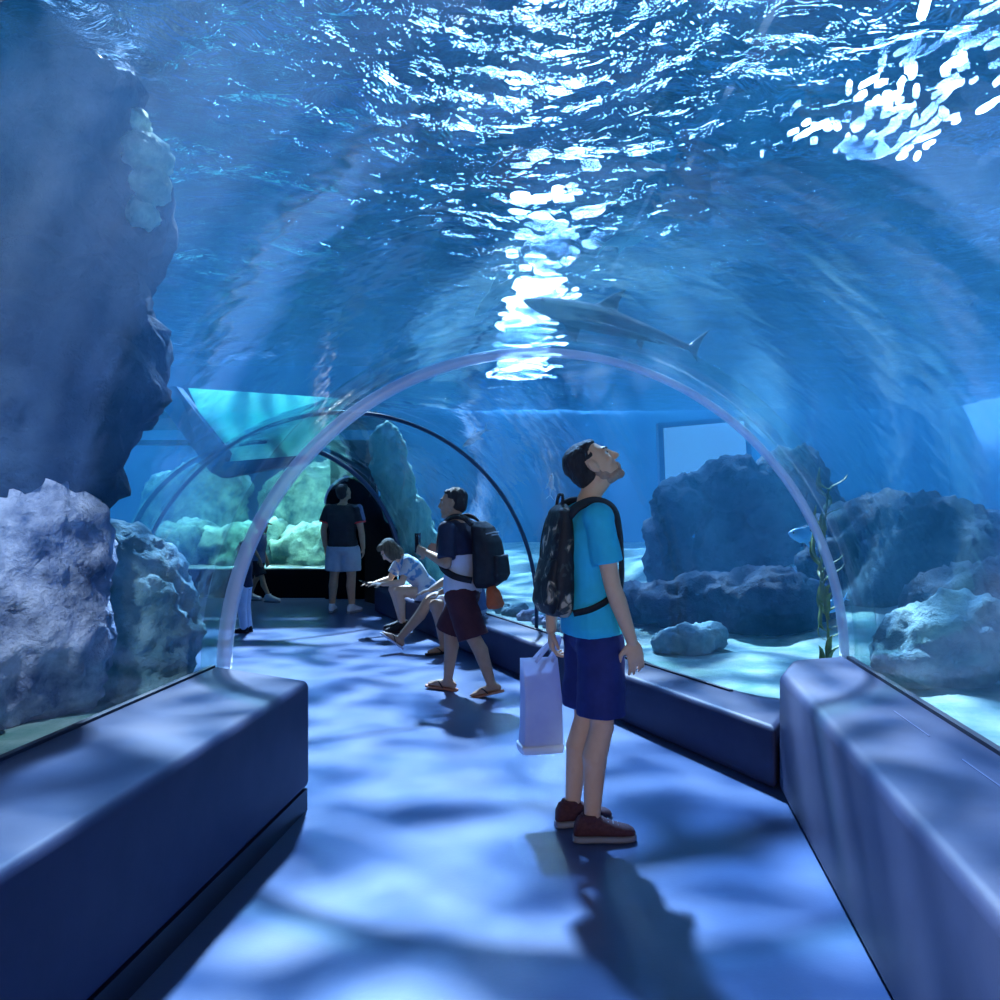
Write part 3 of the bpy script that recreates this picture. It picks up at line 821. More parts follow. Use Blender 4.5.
def tshirt(P, root, m, vox, hem=-.18, off=.016, sl=.62, name='tshirt', loose=.0, sr=.064, fold=(.006, 9, (1,1,1))):
    W = P.get('build', 1.); b = Blob()
    b.loft(torso_rings(P, off, hem, 1.86, lambda t: loose*max(0, min(1, (1.0-t)))), 2.3)
    for i in (0, 1):
        s, e = V(P['sh'][i]), V(P['el'][i])
        b.ell(s, (.076*W,.070*W,.074*W)); b.fru(s, lerp(s, e, sl), (sr+.006)*W, (sr+.010)*W, .92)
        n = spine(P, 1.8); b.cap(n, s, .056, .062*W)
    return b.build(name, m, root, vox, 3, fold)
def shorts(P, root, m, vox, t=.05, frac=.78, r0=.112, r1=.115, off=.014, name='shorts', fold=(.007, 9, (1,1,1))):
    W = P.get('build', 1.); b = Blob()
    b.loft(torso_rings(P, off, -.36, t), 2.2)
    for i in (0, 1):
        h, k, a = leg_pts(P, i); h2 = lerp(h, k, .10)
        b.fru(h2, lerp(h, k, frac), r0*W, r1*W, .95); b.ell(h2, r0*W)
    return b.build(name, m, root, vox, 3, fold)

def tube_flat(b, pts, w, t, hint):
    """flat webbing strap along pts; hint = outward directions"""
    rings = []
    for i, p in enumerate(pts):
        p = V(p); q = V(pts[min(i+1, len(pts)-1)])-V(pts[max(i-1, 0)]); q.normalize()
        o = V(hint[i]); o = (o-q*o.dot(q)).normalized(); s_ = q.cross(o)
        rings.append([p+s_*w/2+o*t/2, p-s_*w/2+o*t/2, p-s_*w/2-o*t/2, p+s_*w/2-o*t/2])
    loft_bm(b, rings)
def smooth_path(pts, n=6):
    out = []
    P = [V(p) for p in pts]
    for i in range(len(P)-1):
        a, b, c, d = P[max(i-1,0)], P[i], P[i+1], P[min(i+2,len(P)-1)]
        for k in range(n):
            t = k/n
            out.append(.5*((2*b)+(-a+c)*t+(2*a-5*b+4*c-d)*t*t+(-a+3*b-3*c+d)*t**3))
    out.append(P[-1]); return out
# ---------------------------------------------------------------- the man in the cyan shirt
ROT1 = math.radians(9)
man = empty('person', (.425, 4.05, 0), ROT1)
tag(man, 'person in a cyan t-shirt and navy shorts, standing and looking up', 'person')
P = dict(pelvis=(-.015,0,.94), chest=(-.04,0,1.27), neck=(-.035,0,1.50), head=(-.005,0,1.655), pitch=.62, yaw=-.28,
  sh=[(-.04,.172,1.42),(-.065,-.170,1.42)], el=[(-.10,.215,1.15),(-.02,-.215,1.13)], wr=[(-.13,.18,.90),(.07,-.22,.895)],
  hand=[((0.02,-.05,-1),(1,-.3,0),1.15),((.25,.0,-1),(0.1,.9,.1),.5)],
  hip=[(-.01,.092,.90),(0,-.092,.90)], knee=[(-.015,.10,.50),(.01,-.09,.50)], ankle=[(-.075,.11,.09),(-.035,-.09,.09)],
  toe=[(1,.12,0),(1,-.1,0)], build=.93, depth=.84)
TW = Matrix.Translation((-.03,0,0)) @ Matrix.Rotation(math.radians(12),4,'Z') @ Matrix.Translation((.03,0,0))
for k_ in ('sh','el','wr'): P[k_] = [TW @ V(q) for q in P[k_]]
P['hand'] = [(TW.to_3x3() @ V(a_), TW.to_3x3() @ V(b_), c_) for a_, b_, c_ in P['hand']]
body(P, man, M_skin, .0062)
hair_cap(P, man, M_hair, .006)
face_bits(P, man)
sh = tshirt(P, man, M_cyan, .007, hem=-.10, off=.021, sl=.66, sr=.068, loose=.016)
bm = bmesh.new()
random.seed(3)
for k in range(7):
    y, z = .03-.02*k+random.uniform(-.01,.01), 1.445-.004*k+random.uniform(-.01,.01)
shorts(P, man, M_navyshort, .007, frac=.86, r0=.118, r1=.125)
for i in (0, 1):
    tag(shoe(P, i, man, M_maroonshoe, M_sole, L=.92), 'maroon knit shoe with pale sole')

# camouflage backpack on his back
bp_ = empty('backpack', (0,0,0))
bp_.matrix_world = Matrix.Translation(man.location) @ Matrix.Rotation(ROT1,4,'Z') @ TW
tag(bp_, 'dark camouflage backpack worn by the person in the cyan t-shirt', 'backpack')
def back_p(o): return V(o)
b = Blob()
b.loft([((-0.1805,0,.985),(0.0312,0,.0),(0,0.0880,0)), ((-0.1842,0,1.02),(0.0530,0,.0),(0,0.1144,0)), ((-0.1894,0,1.12),(0.0608,0,0),(0,0.1232,0)), ((-0.1842,0,1.26),(0.0530,0,0),(0,0.1188,0)),
        ((-0.1731,0,1.38),(0.0429,0,0),(0,0.1012,0)), ((-0.1694,0,1.455),(0.0351,0,0),(0,0.0836,0)), ((-0.1642,0,1.485),(0.0156,0,0),(0,0.0440,0))], 2.8)
b.build('main_bag', M_camo, bp_, .008, 4, (.007, 9, (1,1,1)))
b = Blob(); b.loft([((-0.2338,0,1.0),(0.0156,0,.0),(0,0.0748,0)), ((-0.2397,0,1.05),(0.0351,0,.0),(0,0.1074,0)), ((-0.2367,0,1.15),(0.0312,0,0),(0,0.1012,0)), ((-0.2234,0,1.24),(0.0156,0,0),(0,0.0968,0))], 2.8)
b.build('front_pocket', M_camo, bp_, .008, 3, (.004, 12, (1,1,1)))
b = Blob(); b.chain(smooth_path([(-.17,.03,1.48),(-.165,.02,1.52),(-.165,-.02,1.52),(-.17,-.03,1.48)], 4), [.008]*13); b.build('carry_handle', M_black, bp_, .005, 1)
b = Blob(); b.chain(smooth_path([(-.226,-.092,1.2),(-.214,-.096,1.33),(-.192,-.075,1.43),(-.18,0,1.462),(-.192,.075,1.43),(-.214,.096,1.33),(-.226,.092,1.2)], 5), [.005]*31); b.build('zip', M_black, bp_, .004, 1)
for s_ in (-1, 1):
    pts = smooth_path([(-.165,.08*s_,1.43),(-.12,.095*s_,1.475),(-.045,.112*s_,1.496),(.03,.122*s_,1.465),(.062,.12*s_,1.38),(.074,.12*s_,1.26),(.062,.14*s_,1.16),(.03,.168*s_,1.10)], 5)
    hints = []
    for p in pts:
        ax = V((-.03,0,1.3)); o = V((p.x+.03, p.y*.8, 0)); o = o.normalized()+V((0,0,max(0,(p.z-1.42)*14))); hints.append(o)
    bm = bmesh.new(); tube_flat(bm, pts, .05, .014, hints); bmesh.ops.recalc_face_normals(bm, faces=bm.faces); bevel_all(bm, .004, 1)
    st_ = obj('shoulder_strap', bm, M_black, bp_)
    pts = smooth_path([(.04,.165*s_,1.11),(-.03,.178*s_,1.065),(-.10,.165*s_,1.03),(-.16,.12*s_,1.01)], 4)
    bm = bmesh.new(); tube_flat(bm, pts, .028, .006, [(.0,s_,0)]*len(pts)); bmesh.ops.recalc_face_normals(bm, faces=bm.faces); obj('lower_webbing', bm, M_black, st_)
    pts = smooth_path([(.01,.186*s_,1.06),(.065,.178*s_,.99),(.095,.165*s_,.92),(.10,.165*s_,.885)], 4)
    bm = bmesh.new(); tube_flat(bm, pts, .022, .005, [(.4,s_,0)]*len(pts)); bmesh.ops.recalc_face_normals(bm, faces=bm.faces); obj('webbing_tail', bm, M_black, st_)

# white carrier bag in his far hand
hb = empty('carrier_bag', (.19, 4.27, .31), math.radians(14))
tag(hb, 'white plastic carrier bag hanging beside the person in the cyan t-shirt', 'bag')
bm = bmesh.new()
rings = []
for z, hx, hy, e in ((.0,.088,.05,9),(.012,.096,.060,9),(.05,.098,.062,10),(.12,.095,.056,10),(.25,.092,.047,10),(.36,.089,.036,10),(.44,.088,.028,10)):
    rg = ell_ring(V((.008*math.sin(z*9),0,z)), V((hx,0,0)), V((0,hy,0)), 48, e)
    rings.append([p+V((.004*noise.noise(p*14), .012*noise.noise(p*11+V((0,0,3))), .004*noise.noise(p*20))) for p in rg])
inner = [[V((p.x*.975, p.y*.93, p.z)) for p in r] for r in rings]
loft_bm(bm, [inner[1]]+[]+rings[:1], caps=False) if False else None
R_ = loft_bm(bm, rings+inner[::-1][:-1], caps=False)
bm.faces.new(R_[0][::-1]); bm.faces.new(R_[-1])
bmesh.ops.recalc_face_normals(bm, faces=bm.faces)
M_plastic = thin_mat('white plastic film', (.70,.74,.92), (.82,.86,.98), 9, .5)
obj('bag_body', bm, M_plastic, hb)
bm = bmesh.new()
rings = [ell_ring(V((0,0,z)), V((hx,0,0)), V((0,hy,0)), 48, 9) for z, hx, hy in ((-.002,.088,.051),(.0,.099,.063),(.03,.104,.068),(.04,.103,.067))]
loft_bm(bm, rings, caps=True); bmesh.ops.recalc_face_normals(bm, faces=bm.faces)
obj('bottom_fold', bm, mat('bright bag bottom', (.78,.84,.95), rough=.4), hb)
for s_ in (-1, 1):
    bm = bmesh.new()
    pts = smooth_path([(-.03,.03*s_,.425),(.02,.022*s_,.48),(.07,.012*s_,.525),(.095,.004*s_,.535),(.085,.012*s_,.49),(.05,.03*s_,.425)], 4)
    tube_flat(bm, pts, .016, .003, [(0,s_,.1)]*len(pts)); bmesh.ops.recalc_face_normals(bm, faces=bm.faces); obj('handle', bm, M_plastic, hb)

# ---------------------------------------------------------------- the man walking past with a black backpack
ROT2 = math.radians(158)
wk = empty('person', (-.29, 7.0, 0), ROT2)
tag(wk, 'person walking left in a dark navy shirt and maroon shorts, wearing a black backpack', 'person')
P = dict(pelvis=(.0,0,.83), chest=(.02,0,1.13), neck=(.05,0,1.345), head=(.085,0,1.475), pitch=-.05, yaw=.25, hs=.98,
  sh=[(.05,.175,1.27),(.02,-.175,1.27)], el=[(.02,.25,1.02),(.02,-.23,1.02)], wr=[(.22,.17,1.09),(.20,-.12,1.10)],
  hand=[((1,-.2,.25),(0,-1,.1),.8),((1,.2,.2),(0,1,.1),.8)],
  hip=[(.0,.09,.80),(0,-.09,.80)], knee=[(-.13,.10,.46),(.14,-.07,.47)], ankle=[(-.27,.08,.115),(.15,-.05,.09)],
  toe=[(1,.05,-.28),(1,.0,.06)], fup=[V((.28,0,1)).normalized(), V((0,0,1))], build=1.0)
body(P, wk, M_skin2, .009, feet=True)
hair_cap(P, wk, M_hair, .008)
face_bits(P, wk)
tshirt(P, wk, M_navytee, .009, hem=.82, off=.024, sl=.85, sr=.066, name='shirt')
b = Blob(); b.loft(torso_rings(P, .019, -.2, 1.1), 2.2); b.build('undershirt', M_whitecloth, wk, .009, 3, (.007, 10, (1,1,1)))
shorts(P, wk, M_maroon, .009, t=-.08, frac=1.03, r0=.118, r1=.128)
for i in (0, 1): flipflop(P, i, wk, M_tan)
b2 = empty('backpack', wk.location, ROT2)
tag(b2, 'black backpack worn by the walking person in maroon shorts', 'backpack')
b = Blob(); b.loft([((-.20,0,.83),(.06,0,0),(0,.12,0)), ((-.22,0,.87),(.10,0,0),(0,.155,0)), ((-.225,0,1.0),(.11,0,0),(0,.165,0)), ((-.205,0,1.18),(.095,0,0),(0,.155,0)), ((-.17,0,1.29),(.07,0,0),(0,.13,0)), ((-.15,0,1.335),(.03,0,0),(0,.08,0))], 2.8)
b.build('main_bag', M_black, b2, .010, 4, (.007, 9, (1,1,1)))
b = Blob(); b.loft([((-.325,0,.88),(.02,0,0),(0,.09,0)), ((-.33,0,.93),(.04,0,0),(0,.125,0)), ((-.32,0,1.08),(.03,0,0),(0,.12,0))], 2.8); b.build('front_pocket', M_black, b2, .010, 3)
bm = bmesh.new()
for z in (1.235, 1.255): tube_flat(bm, [(-.245-.0,.115,z-.012),(-.275,.03,z),(-.278,-.06,z)], .009, .006, [(-1,.3,.3)]*3)
bmesh.ops.recalc_face_normals(bm, faces=bm.faces); tag(obj('reflective_strip', bm, M_strapgrey, b2), 'grey reflective stripes')
for s_ in (-1, 1):
    pts = smooth_path([(-.12,.085*s_,1.31),(-.05,.10*s_,1.365),(.04,.11*s_,1.37),(.12,.12*s_,1.3),(.155,.12*s_,1.2),(.15,.13*s_,1.08),(.09,.17*s_,.98),(-.02,.185*s_,.92),(-.14,.14*s_,.89)], 5)
    hints = [V((p.x-.02, p.y*.8, 0)).normalized()+V((0,0,max(0,(p.z-1.28)*14))) for p in pts]
    bm = bmesh.new(); tube_flat(bm, pts, .05, .014, hints); bmesh.ops.recalc_face_normals(bm, faces=bm.faces); obj('shoulder_strap', bm, M_black, b2)
pc = empty('pouch', wk.matrix_basis @ V((-.27,.10,.83)) if False else (V(wk.location) + Matrix.Rotation(ROT2,3,'Z') @ V((-.30,.06,.68))), ROT2)
tag(pc, 'orange pouch hanging under the black backpack', 'pouch')
b = Blob(); b.loft([((0,0,0),(.045,0,0),(0,.085,0)), ((.0,0,.03),(.055,0,0),(0,.10,0)), ((.02,0,.12),(.045,0,0),(0,.075,0)), ((.04,0,.18),(.02,0,0),(0,.03,0))], 2.6); b.build('pouch_body', M_orange, pc, .008, 3, (.005, 14, (1,1,1)))
b = Blob(); b.chain(smooth_path([(.04,0,.175),(.06,.02,.22),(.075,.0,.26)], 4), [.006]*9); b.build('cord', M_black, pc, .005, 1)
ph = empty('phone', wk.location + Matrix.Rotation(ROT2,3,'Z') @ V((.34,.10,1.11)), ROT2)
tag(ph, 'dark phone held by the walking person', 'phone')
bm = bmesh.new(); box_bm(bm, -.006, .006, -.04, .04, -.02, .13); bevel_all(bm, .004, 2); obj('phone_body', bm, M_screen, ph)

# ---------------------------------------------------------------- far standing man, seen from behind
R3 = math.radians(80)
fm = empty('person', (-2.09, 12.0, 0), R3)
tag(fm, 'person in a black shirt with red sleeve trim and pale shorts, seen from behind', 'person')
P = dict(pelvis=(-.01,0,.90), chest=(-.02,0,1.22), neck=(.0,0,1.46), head=(.035,0,1.60), pitch=.30, yaw=-.45, hs=.98,
  sh=[(-.01,.195,1.37),(-.01,-.195,1.37)], el=[(-.03,.265,1.10),(-.02,-.255,1.10)], wr=[(.05,.27,.87),(.08,-.25,.86)],
  hand=[((.1,0,-1),(0,-1,0),.6),((.1,0,-1),(0,1,0),.6)],
  hip=[(0,.095,.86),(0,-.095,.86)], knee=[(.01,.13,.48),(.01,-.11,.48)], ankle=[(-.02,.15,.09),(-.02,-.13,.09)], toe=[(1,.2,0),(1,-.3,0)], build=1.08)
body(P, fm, M_skin2, .011); hair_cap(P, fm, M_hair, .010); face_bits(P, fm, False)
ts_ = tshirt(P, fm, M_black, .011, hem=-.05, off=.02, sl=.62, sr=.072)
for i in (0, 1):
    s, e = V(P['sh'][i]), V(P['el'][i]); b = Blob(); b.fru(lerp(s,e,.56), lerp(s,e,.66), .086, .088, .92); b.build('sleeve_trim', M_redtrim, ts_, .008, 1)
b = Blob(); s, e = V(P['sh'][1]), V(P['el'][1]); b.cap(s+V((-.01,-.03,.03)), lerp(s,e,.45)+V((-.01,-.045,0)), .05, .052); b.build('shoulder_panel', M_bluegrey, ts_, .010, 2)
shorts(P, fm, M_greyshort, .011, frac=.80, r0=.125, r1=.128)
for i in (0, 1): shoe(P, i, fm, M_whitecloth, M_sole)

# ---------------------------------------------------------------- seated woman bent over a tablet on the low ledge
def seat_pose(y, back=.17):
    x = fx(y)+back; return x
R4 = math.atan2(-.383, -.924)
wy = 10.35
wl = V((fx(wy)+.15, wy+.06, 0))
wm = empty('person', wl, R4)
tag(wm, 'person with dark blonde hair seated on the low ledge, bent over a tablet', 'person')
P = dict(pelvis=(.0,0,.45), chest=(.22,.02,.70), neck=(.36,.03,.86), head=(.49,.03,.93), pitch=-.85, yaw=.0,
  sh=[(.30,.18,.80),(.30,-.16,.80)], el=[(.40,.24,.58),(.42,-.20,.58)], wr=[(.60,.15,.56),(.62,-.10,.55)],
  hand=[((1,-.2,.05),(0,-.2,-1),.4),((1,.2,.05),(0,.2,-1),.4)],
  hip=[(.03,.09,.43),(.03,-.09,.43)], knee=[(.42,.14,.47),(.40,-.13,.47)], ankle=[(.36,.13,.09),(.30,-.12,.09)], toe=[(1,.1,0),(1,-.1,0)], build=.93)
body(P, wm, M_skin, .010); hair_cap(P, wm, M_hairblond, .010, long=True); face_bits(P, wm, False)
tshirt(P, wm, M_tie, .010, hem=-.2, off=.02, sl=.7, sr=.068)
shorts(P, wm, M_whitecloth, .010, t=.1, frac=.45, r0=.105, r1=.105)
for i in (0, 1): shoe(P, i, wm, M_black, M_solered)
rt = Matrix.Rotation(R4,3,'Z')
tb = empty('tablet', wl+rt@V((.74,.03,.56)), R4); tb.rotation_euler = (0, math.radians(-25), R4)
tag(tb, 'blue lit tablet in the hands of the seated person', 'tablet')
bm = bmesh.new(); box_bm(bm, -.075, .075, -.11, .11, -.006, .006); bevel_all(bm, .003, 1); obj('case', bm, M_screen, tb)
bm = bmesh.new(); box_bm(bm, -.066, .066, -.10, .10, .0055, .0075); obj('screen', bm, emit('tablet glow', (.25,.5,.9), .35), tb)

# ---------------------------------------------------------------- second seated person half behind the walker
sy = 9.0
sl_ = V((fx(sy)+.13, sy+.05, 0))
R5 = R4
sp_ = empty('person', sl_, R5)
tag(sp_, 'person in white shorts and sandals seated on the low ledge behind the walker', 'person')
P = dict(pelvis=(.0,0,.45), chest=(.03,0,.78), neck=(.07,0,1.0), head=(.12,0,1.14), pitch=-.15, yaw=.2, hs=.97,
  sh=[(.06,.18,.93),(.06,-.18,.93)], el=[(.18,.26,.68),(.2,-.24,.68)], wr=[(.40,.16,.60),(.40,-.14,.60)],
  hand=[((1,-.1,-.2),(0,-.2,-1),.4),((1,.1,-.2),(0,.2,-1),.4)],
  hip=[(.03,.09,.43),(.03,-.09,.43)], knee=[(.45,.16,.48),(.44,-.12,.47)], ankle=[(.36,.15,.09),(.72,-.09,.15)], toe=[(1,.15,0),(.75,-.1,.55)],
  fup=[V((0,0,1)), V((-.55,0,.8)).normalized()], build=1.0)
body(P, sp_, M_skin2, .010, feet=True); hair_cap(P, sp_, M_hair, .010); face_bits(P, sp_, False)
tshirt(P, sp_, M_bluegrey, .010, hem=-.15, off=.02, sl=.7, sr=.068)
shorts(P, sp_, M_whitecloth, .010, t=.1, frac=.85, r0=.11, r1=.11)
tag(flipflop(P, 0, sp_, M_black), 'black sandal'); tag(flipflop(P, 1, sp_, M_whitecloth), 'white sandal')

# ---------------------------------------------------------------- child walking by the far window and a person half hidden by the arch
ch = empty('person', (-3.58, 13.3, 0), math.radians(-15))
tag(ch, 'small person with a cap and shorts walking in front of the far window', 'person')
P = dict(pelvis=(0,0,.62), chest=(.02,0,.85), neck=(.04,0,1.0), head=(.07,0,1.12), pitch=-.1, yaw=0., hs=.9,
  sh=[(.02,.13,.95),(.02,-.13,.95)], el=[(-.03,.17,.77),(.04,-.17,.77)], wr=[(.06,.16,.62),(.12,-.15,.64)],
  hand=[((.2,0,-1),(0,-1,0),.6),((.2,0,-1),(0,1,0),.6)], hands=.8,
  hip=[(0,.065,.60),(0,-.065,.60)], knee=[(-.06,.07,.33),(.11,-.06,.34)], ankle=[(-.16,.07,.09),(.22,-.06,.09)], toe=[(1,0,0),(1,0,0)], build=.72)
body(P, ch, M_skin2, .010)
hair_cap(P, ch, M_hair, .010)
c, R, s = V(P['head']), head_R(P), .9
b = Blob(); b.ell(c+R@V((-.02,0,.055)), (.092,.08,.062), R=R); b.loft([(c+R@V((.06,0,.05)), R@V((0,.06,0)), R@V((0,0,.012))), (c+R@V((.15,0,.035)), R@V((0,.05,0)), R@V((0,0,.008)))], 2.5); b.build('cap', M_black, ch, .009, 2)
tshirt(P, ch, M_bluegrey, .010, hem=-.2, off=.015, sl=.6)
shorts(P, ch, M_black, .010, frac=.8, r0=.11, r1=.12)
for i in (0, 1): shoe(P, i, ch, M_whitecloth, M_sole, L=.85)

hp = empty('person', (-2.89, 10.2, 0), math.radians(172)); hp.scale = (.62,.62,.62)
tag(hp, 'person in pale trousers mostly hidden by the left foot of the arch', 'person')
P = dict(pelvis=(0,0,.88), chest=(0,0,1.18), neck=(.02,0,1.40), head=(.05,0,1.54), pitch=0, yaw=.3,
  sh=[(0,.17,1.32),(0,-.17,1.32)], el=[(-.02,.23,1.07),(.0,-.23,1.07)], wr=[(.06,.2,.84),(.1,-.2,.86)],
  hand=[((.2,0,-1),(0,-1,0),.6),((.2,0,-1),(0,1,0),.6)],
  hip=[(0,.085,.85),(0,-.085,.85)], knee=[(.02,.09,.48),(.02,-.09,.48)], ankle=[(-.02,.09,.09),(-.02,-.1,.09)], toe=[(1,.15,0),(1,-.25,0)], build=.95)
body(P, hp, M_skin2, .011); hair_cap(P, hp, M_hair, .011)
tshirt(P, hp, M_navytee, .011)
W_ = Blob(); W_.loft(torso_rings(P, .012, -.3, .2), 2.2)
for i in (0, 1):
    h, k, a = leg_pts(P, i); W_.chain([h, k, a+V((0,0,.03))], [.102, .084, .072])
W_.build('trousers', M_whitecloth, hp, .011, 2)
for i in (0, 1): shoe(P, i, hp, M_black, M_solered)
# ------------------------------------------------------------------ sea life
M_shark = mat('grey shark skin', (.025,.032,.055), (.045,.055,.085), rough=.5, scale=5)
M_palefish = mat('pale silver fish', (.55,.72,.85), (.75,.88,.95), rough=.35, scale=9)
M_bluefish = mat('bright blue fish', (.10,.45,.85), (.20,.60,.95), rough=.4, scale=9)
M_tealfish = mat('teal fish', (.16,.50,.55), (.26,.62,.64), rough=.45, scale=9)
M_kelp = mat('olive kelp', (.06,.12,.03), (.16,.22,.05), rough=.6, scale=6)
M_eye = mat('black eye', (.004,.004,.004), rough=.1)
def aim(d):
    x = V(d).normalized(); y = V((0,0,1)).cross(x).normalized(); return Matrix((x, y, x.cross(y))).transposed()
def fin(b, root, tip, chord, th, sweep):
    r, t = V(root), V(tip); rings = []
    ax = (t-r).normalized()
    thn = ax.cross(V((1,0,0))).normalized()
    for k in (0,.35,.7,1.):
        c = lerp(r, t, k)+V((sweep*k*k,0,0)); w = chord*(1-.82*k)/2
        rings.append((c, V((w,0,0)), thn*max(.0035, th*(1-.6*k))))
    b.loft(rings, 2, 16)
def shark(name, label, nose, tail, m):
    nose, tail = V(nose), V(tail); L = (tail-nose).length
    t = empty(name, nose); t.rotation_euler = aim(nose-tail).to_euler(); tag(t, label, 'shark')
    b = Blob(); rings = []
    for k, w, h in ((0,.004,.004),(.03,.028,.022),(.09,.055,.045),(.18,.075,.068),(.30,.084,.080),(.45,.074,.072),(.60,.052,.052),(.75,.030,.032),(.88,.016,.02),(.94,.012,.018)):
        rings.append((V((-k*L, .05*L*math.sin(k*4.2)*k, -.0)), V((0,w*L*.8,0)), V((0,0,h*L*.72))))
    b.loft(rings)
    fin(b, (-.40*L,.02*L,.06*L), (-.44*L,.02*L,.17*L), .13*L, .008*L, -.05*L)
    for s_ in (1,-1): fin(b, (-.28*L,.05*L*s_,-.03*L), (-.36*L,.21*L*s_,-.07*L), .11*L, .008*L, -.05*L)
    for s_ in (1,-1): fin(b, (-.62*L,.03*L*s_,-.03*L), (-.66*L,.09*L*s_,-.06*L), .06*L, .006*L, -.02*L)
    yb = .05*L*math.sin(.92*4.2)*.92
    fin(b, (-.91*L,yb,.0), (-.99*L,yb,.15*L), .08*L, .007*L, -.05*L); fin(b, (-.91*L,yb,.0), (-.96*L,yb,-.08*L), .07*L, .007*L, -.02*L)
    b.build('body', m, t, L*.0085, 2)
    for s_ in (1,-1):
        bm = bmesh.new(); bmesh.ops.create_uvsphere(bm, u_segments=10, v_segments=6, radius=.008*L, matrix=Matrix.Translation((-.075*L,.046*L*s_,.012*L))); obj('eye', bm, M_eye, t)
    return t
def fish(name, label, px, py, d, L, dirv, m, hh=.19, group=None):
    p = pxy(px, py, d); t = empty(name, p); t.rotation_euler = aim(dirv).to_euler(); tag(t, label, 'fish', group)
    b = Blob()
    b.loft([(V((L*(.5-k),0,0)), V((0,w*L,0)), V((0,0,h*L*hh/.19))) for k, w, h in ((0,.006,.01),(.06,.04,.07),(.18,.065,.14),(.36,.07,.19),(.55,.05,.15),(.72,.028,.08),(.84,.014,.045))])
    fin(b, (-.33*L,0,0), (-.52*L,0,.17*L), .10*L, .012*L, -.02*L); fin(b, (-.33*L,0,0), (-.52*L,0,-.17*L), .10*L, .012*L, -.02*L)
    fin(b, (.05*L,0,hh*.7*L), (-.10*L,0,(hh+.11)*L), .26*L, .012*L, -.04*L); fin(b, (-.02*L,0,-hh*.7*L), (-.12*L,0,-(hh+.09)*L), .16*L, .012*L, -.03*L)
    for s_ in (1,-1): fin(b, (.14*L,.05*L*s_,-.03*L), (.03*L,.15*L*s_,-.08*L), .09*L, .012*L, -.02*L)
    b.build('body', m, t, max(.004, L*.016), 1)
    for s_ in (1,-1):
        bm = bmesh.new(); bmesh.ops.create_uvsphere(bm, u_segments=10, v_segments=6, radius=.02*L, matrix=Matrix.Translation((.38*L,.045*L*s_,.03*L))); obj('eye', bm, M_eye, t)
    return t
shark('shark', 'slender grey shark gliding over the top of the large arch', pxy(522,300,6.0), pxy(712,352,6.7), M_shark)
fish('fish', 'pale curved fish in the glitter left of the shark', 500, 292, 7.0, .55, (-.8,.1,-.75), M_tealfish, .11)
fish('fish', 'teal fish up in the water above the shark', 622, 240, 7.0, .42, (.9,.1,.25), M_tealfish, .16)
fish('fish', 'bright blue fish beside the right arm of the arch, the upper of two', 806, 536, 5.9, .26, (-1,-.2,.15), M_bluefish, .2)
fish('fish', 'bright blue fish low beside the right arm of the arch, the lower of two', 836, 604, 5.9, .22, (-1,-.3,-.5), M_bluefish, .2)
fish('fish', 'silver fish by the top of the thin dark arch, above the walker', 476, 437, 9.0, .34, (-.8,0,-.6), M_palefish, .10)
fish('fish', 'small silver fish hanging upright behind the neck of the man in cyan', 551, 486, 8.8, .26, (.1,0,1), M_palefish, .11)
# seaweed added in place of an olive reflection by the right arm of the arch
def added_kelp(x, y, z0, h, label, seed):
    random.seed(seed); t = empty('added_kelp', (x, y, z0)); tag(t, label, 'seaweed')
    pts = smooth_path([(0,0,0),(.03,.02,h*.3),(-.02,.0,h*.6),(.02,-.01,h)], 6)
    b = Blob(); b.chain(pts, [.008]*len(pts)); b.build('stem', M_kelp, t, .006, 1)
    bm = bmesh.new()
    for k in range(26):
        p = pts[min(len(pts)-1, 2+int(k/26*(len(pts)-2)))]; a = random.uniform(0, 6.28); L = random.uniform(.14,.24)
        d = V((math.cos(a)*.5, math.sin(a)*.5, .9)).normalized(); s_ = V((-math.sin(a), math.cos(a), 0)); n = d.cross(s_); R_ = []
        for q in range(7):
            u = q/6; w = .020*math.sin(PI*min(1, u*.93+.07))+.001; c = p+d*L*u+n*.03*math.sin(u*5+a)
            R_.append([c+s_*w+n*.0012, c-s_*w+n*.0012, c-s_*w-n*.0012, c+s_*w-n*.0012])
        loft_bm(bm, R_)
    bmesh.ops.recalc_face_normals(bm, faces=bm.faces); obj('fronds', bm, M_kelp, t)
added_kelp(2.0, 5.55, sand_h(2.0, 5.55)-.01, 1.22, 'olive green seaweed added for a reflection outside the right arm of the large arch', 5)
# glowing panel added for a pale blue reflection in the tank
wn = empty('glow_panel', pxy(705, 520, 13.5)); tag(wn, 'pale blue glowing panel added for a reflection far behind the dark rock mound', 'window')
bm = bmesh.new(); plate(bm, [pxy(664,428,13.5), pxy(744,421,13.5), pxy(752,520,13.5), pxy(668,528,13.5)], .06); child_shift(obj('glow_part', bm, emit('pale blue glow', (.16,.40,.80), .8), wn, smooth=False), wn)
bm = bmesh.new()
plate(bm, [pxy(658,423,13.55), pxy(749,416,13.55), pxy(757,524,13.55), pxy(662,533,13.55)], .2); child_shift(obj('glow_surround', bm, M_bulk, wn, smooth=False), wn)
WORLD, SUN, GLINT, EXPO, ROCK_FILL, SPOT, FILL = .24, 190.0, 120., 0., 190., 320., 95.
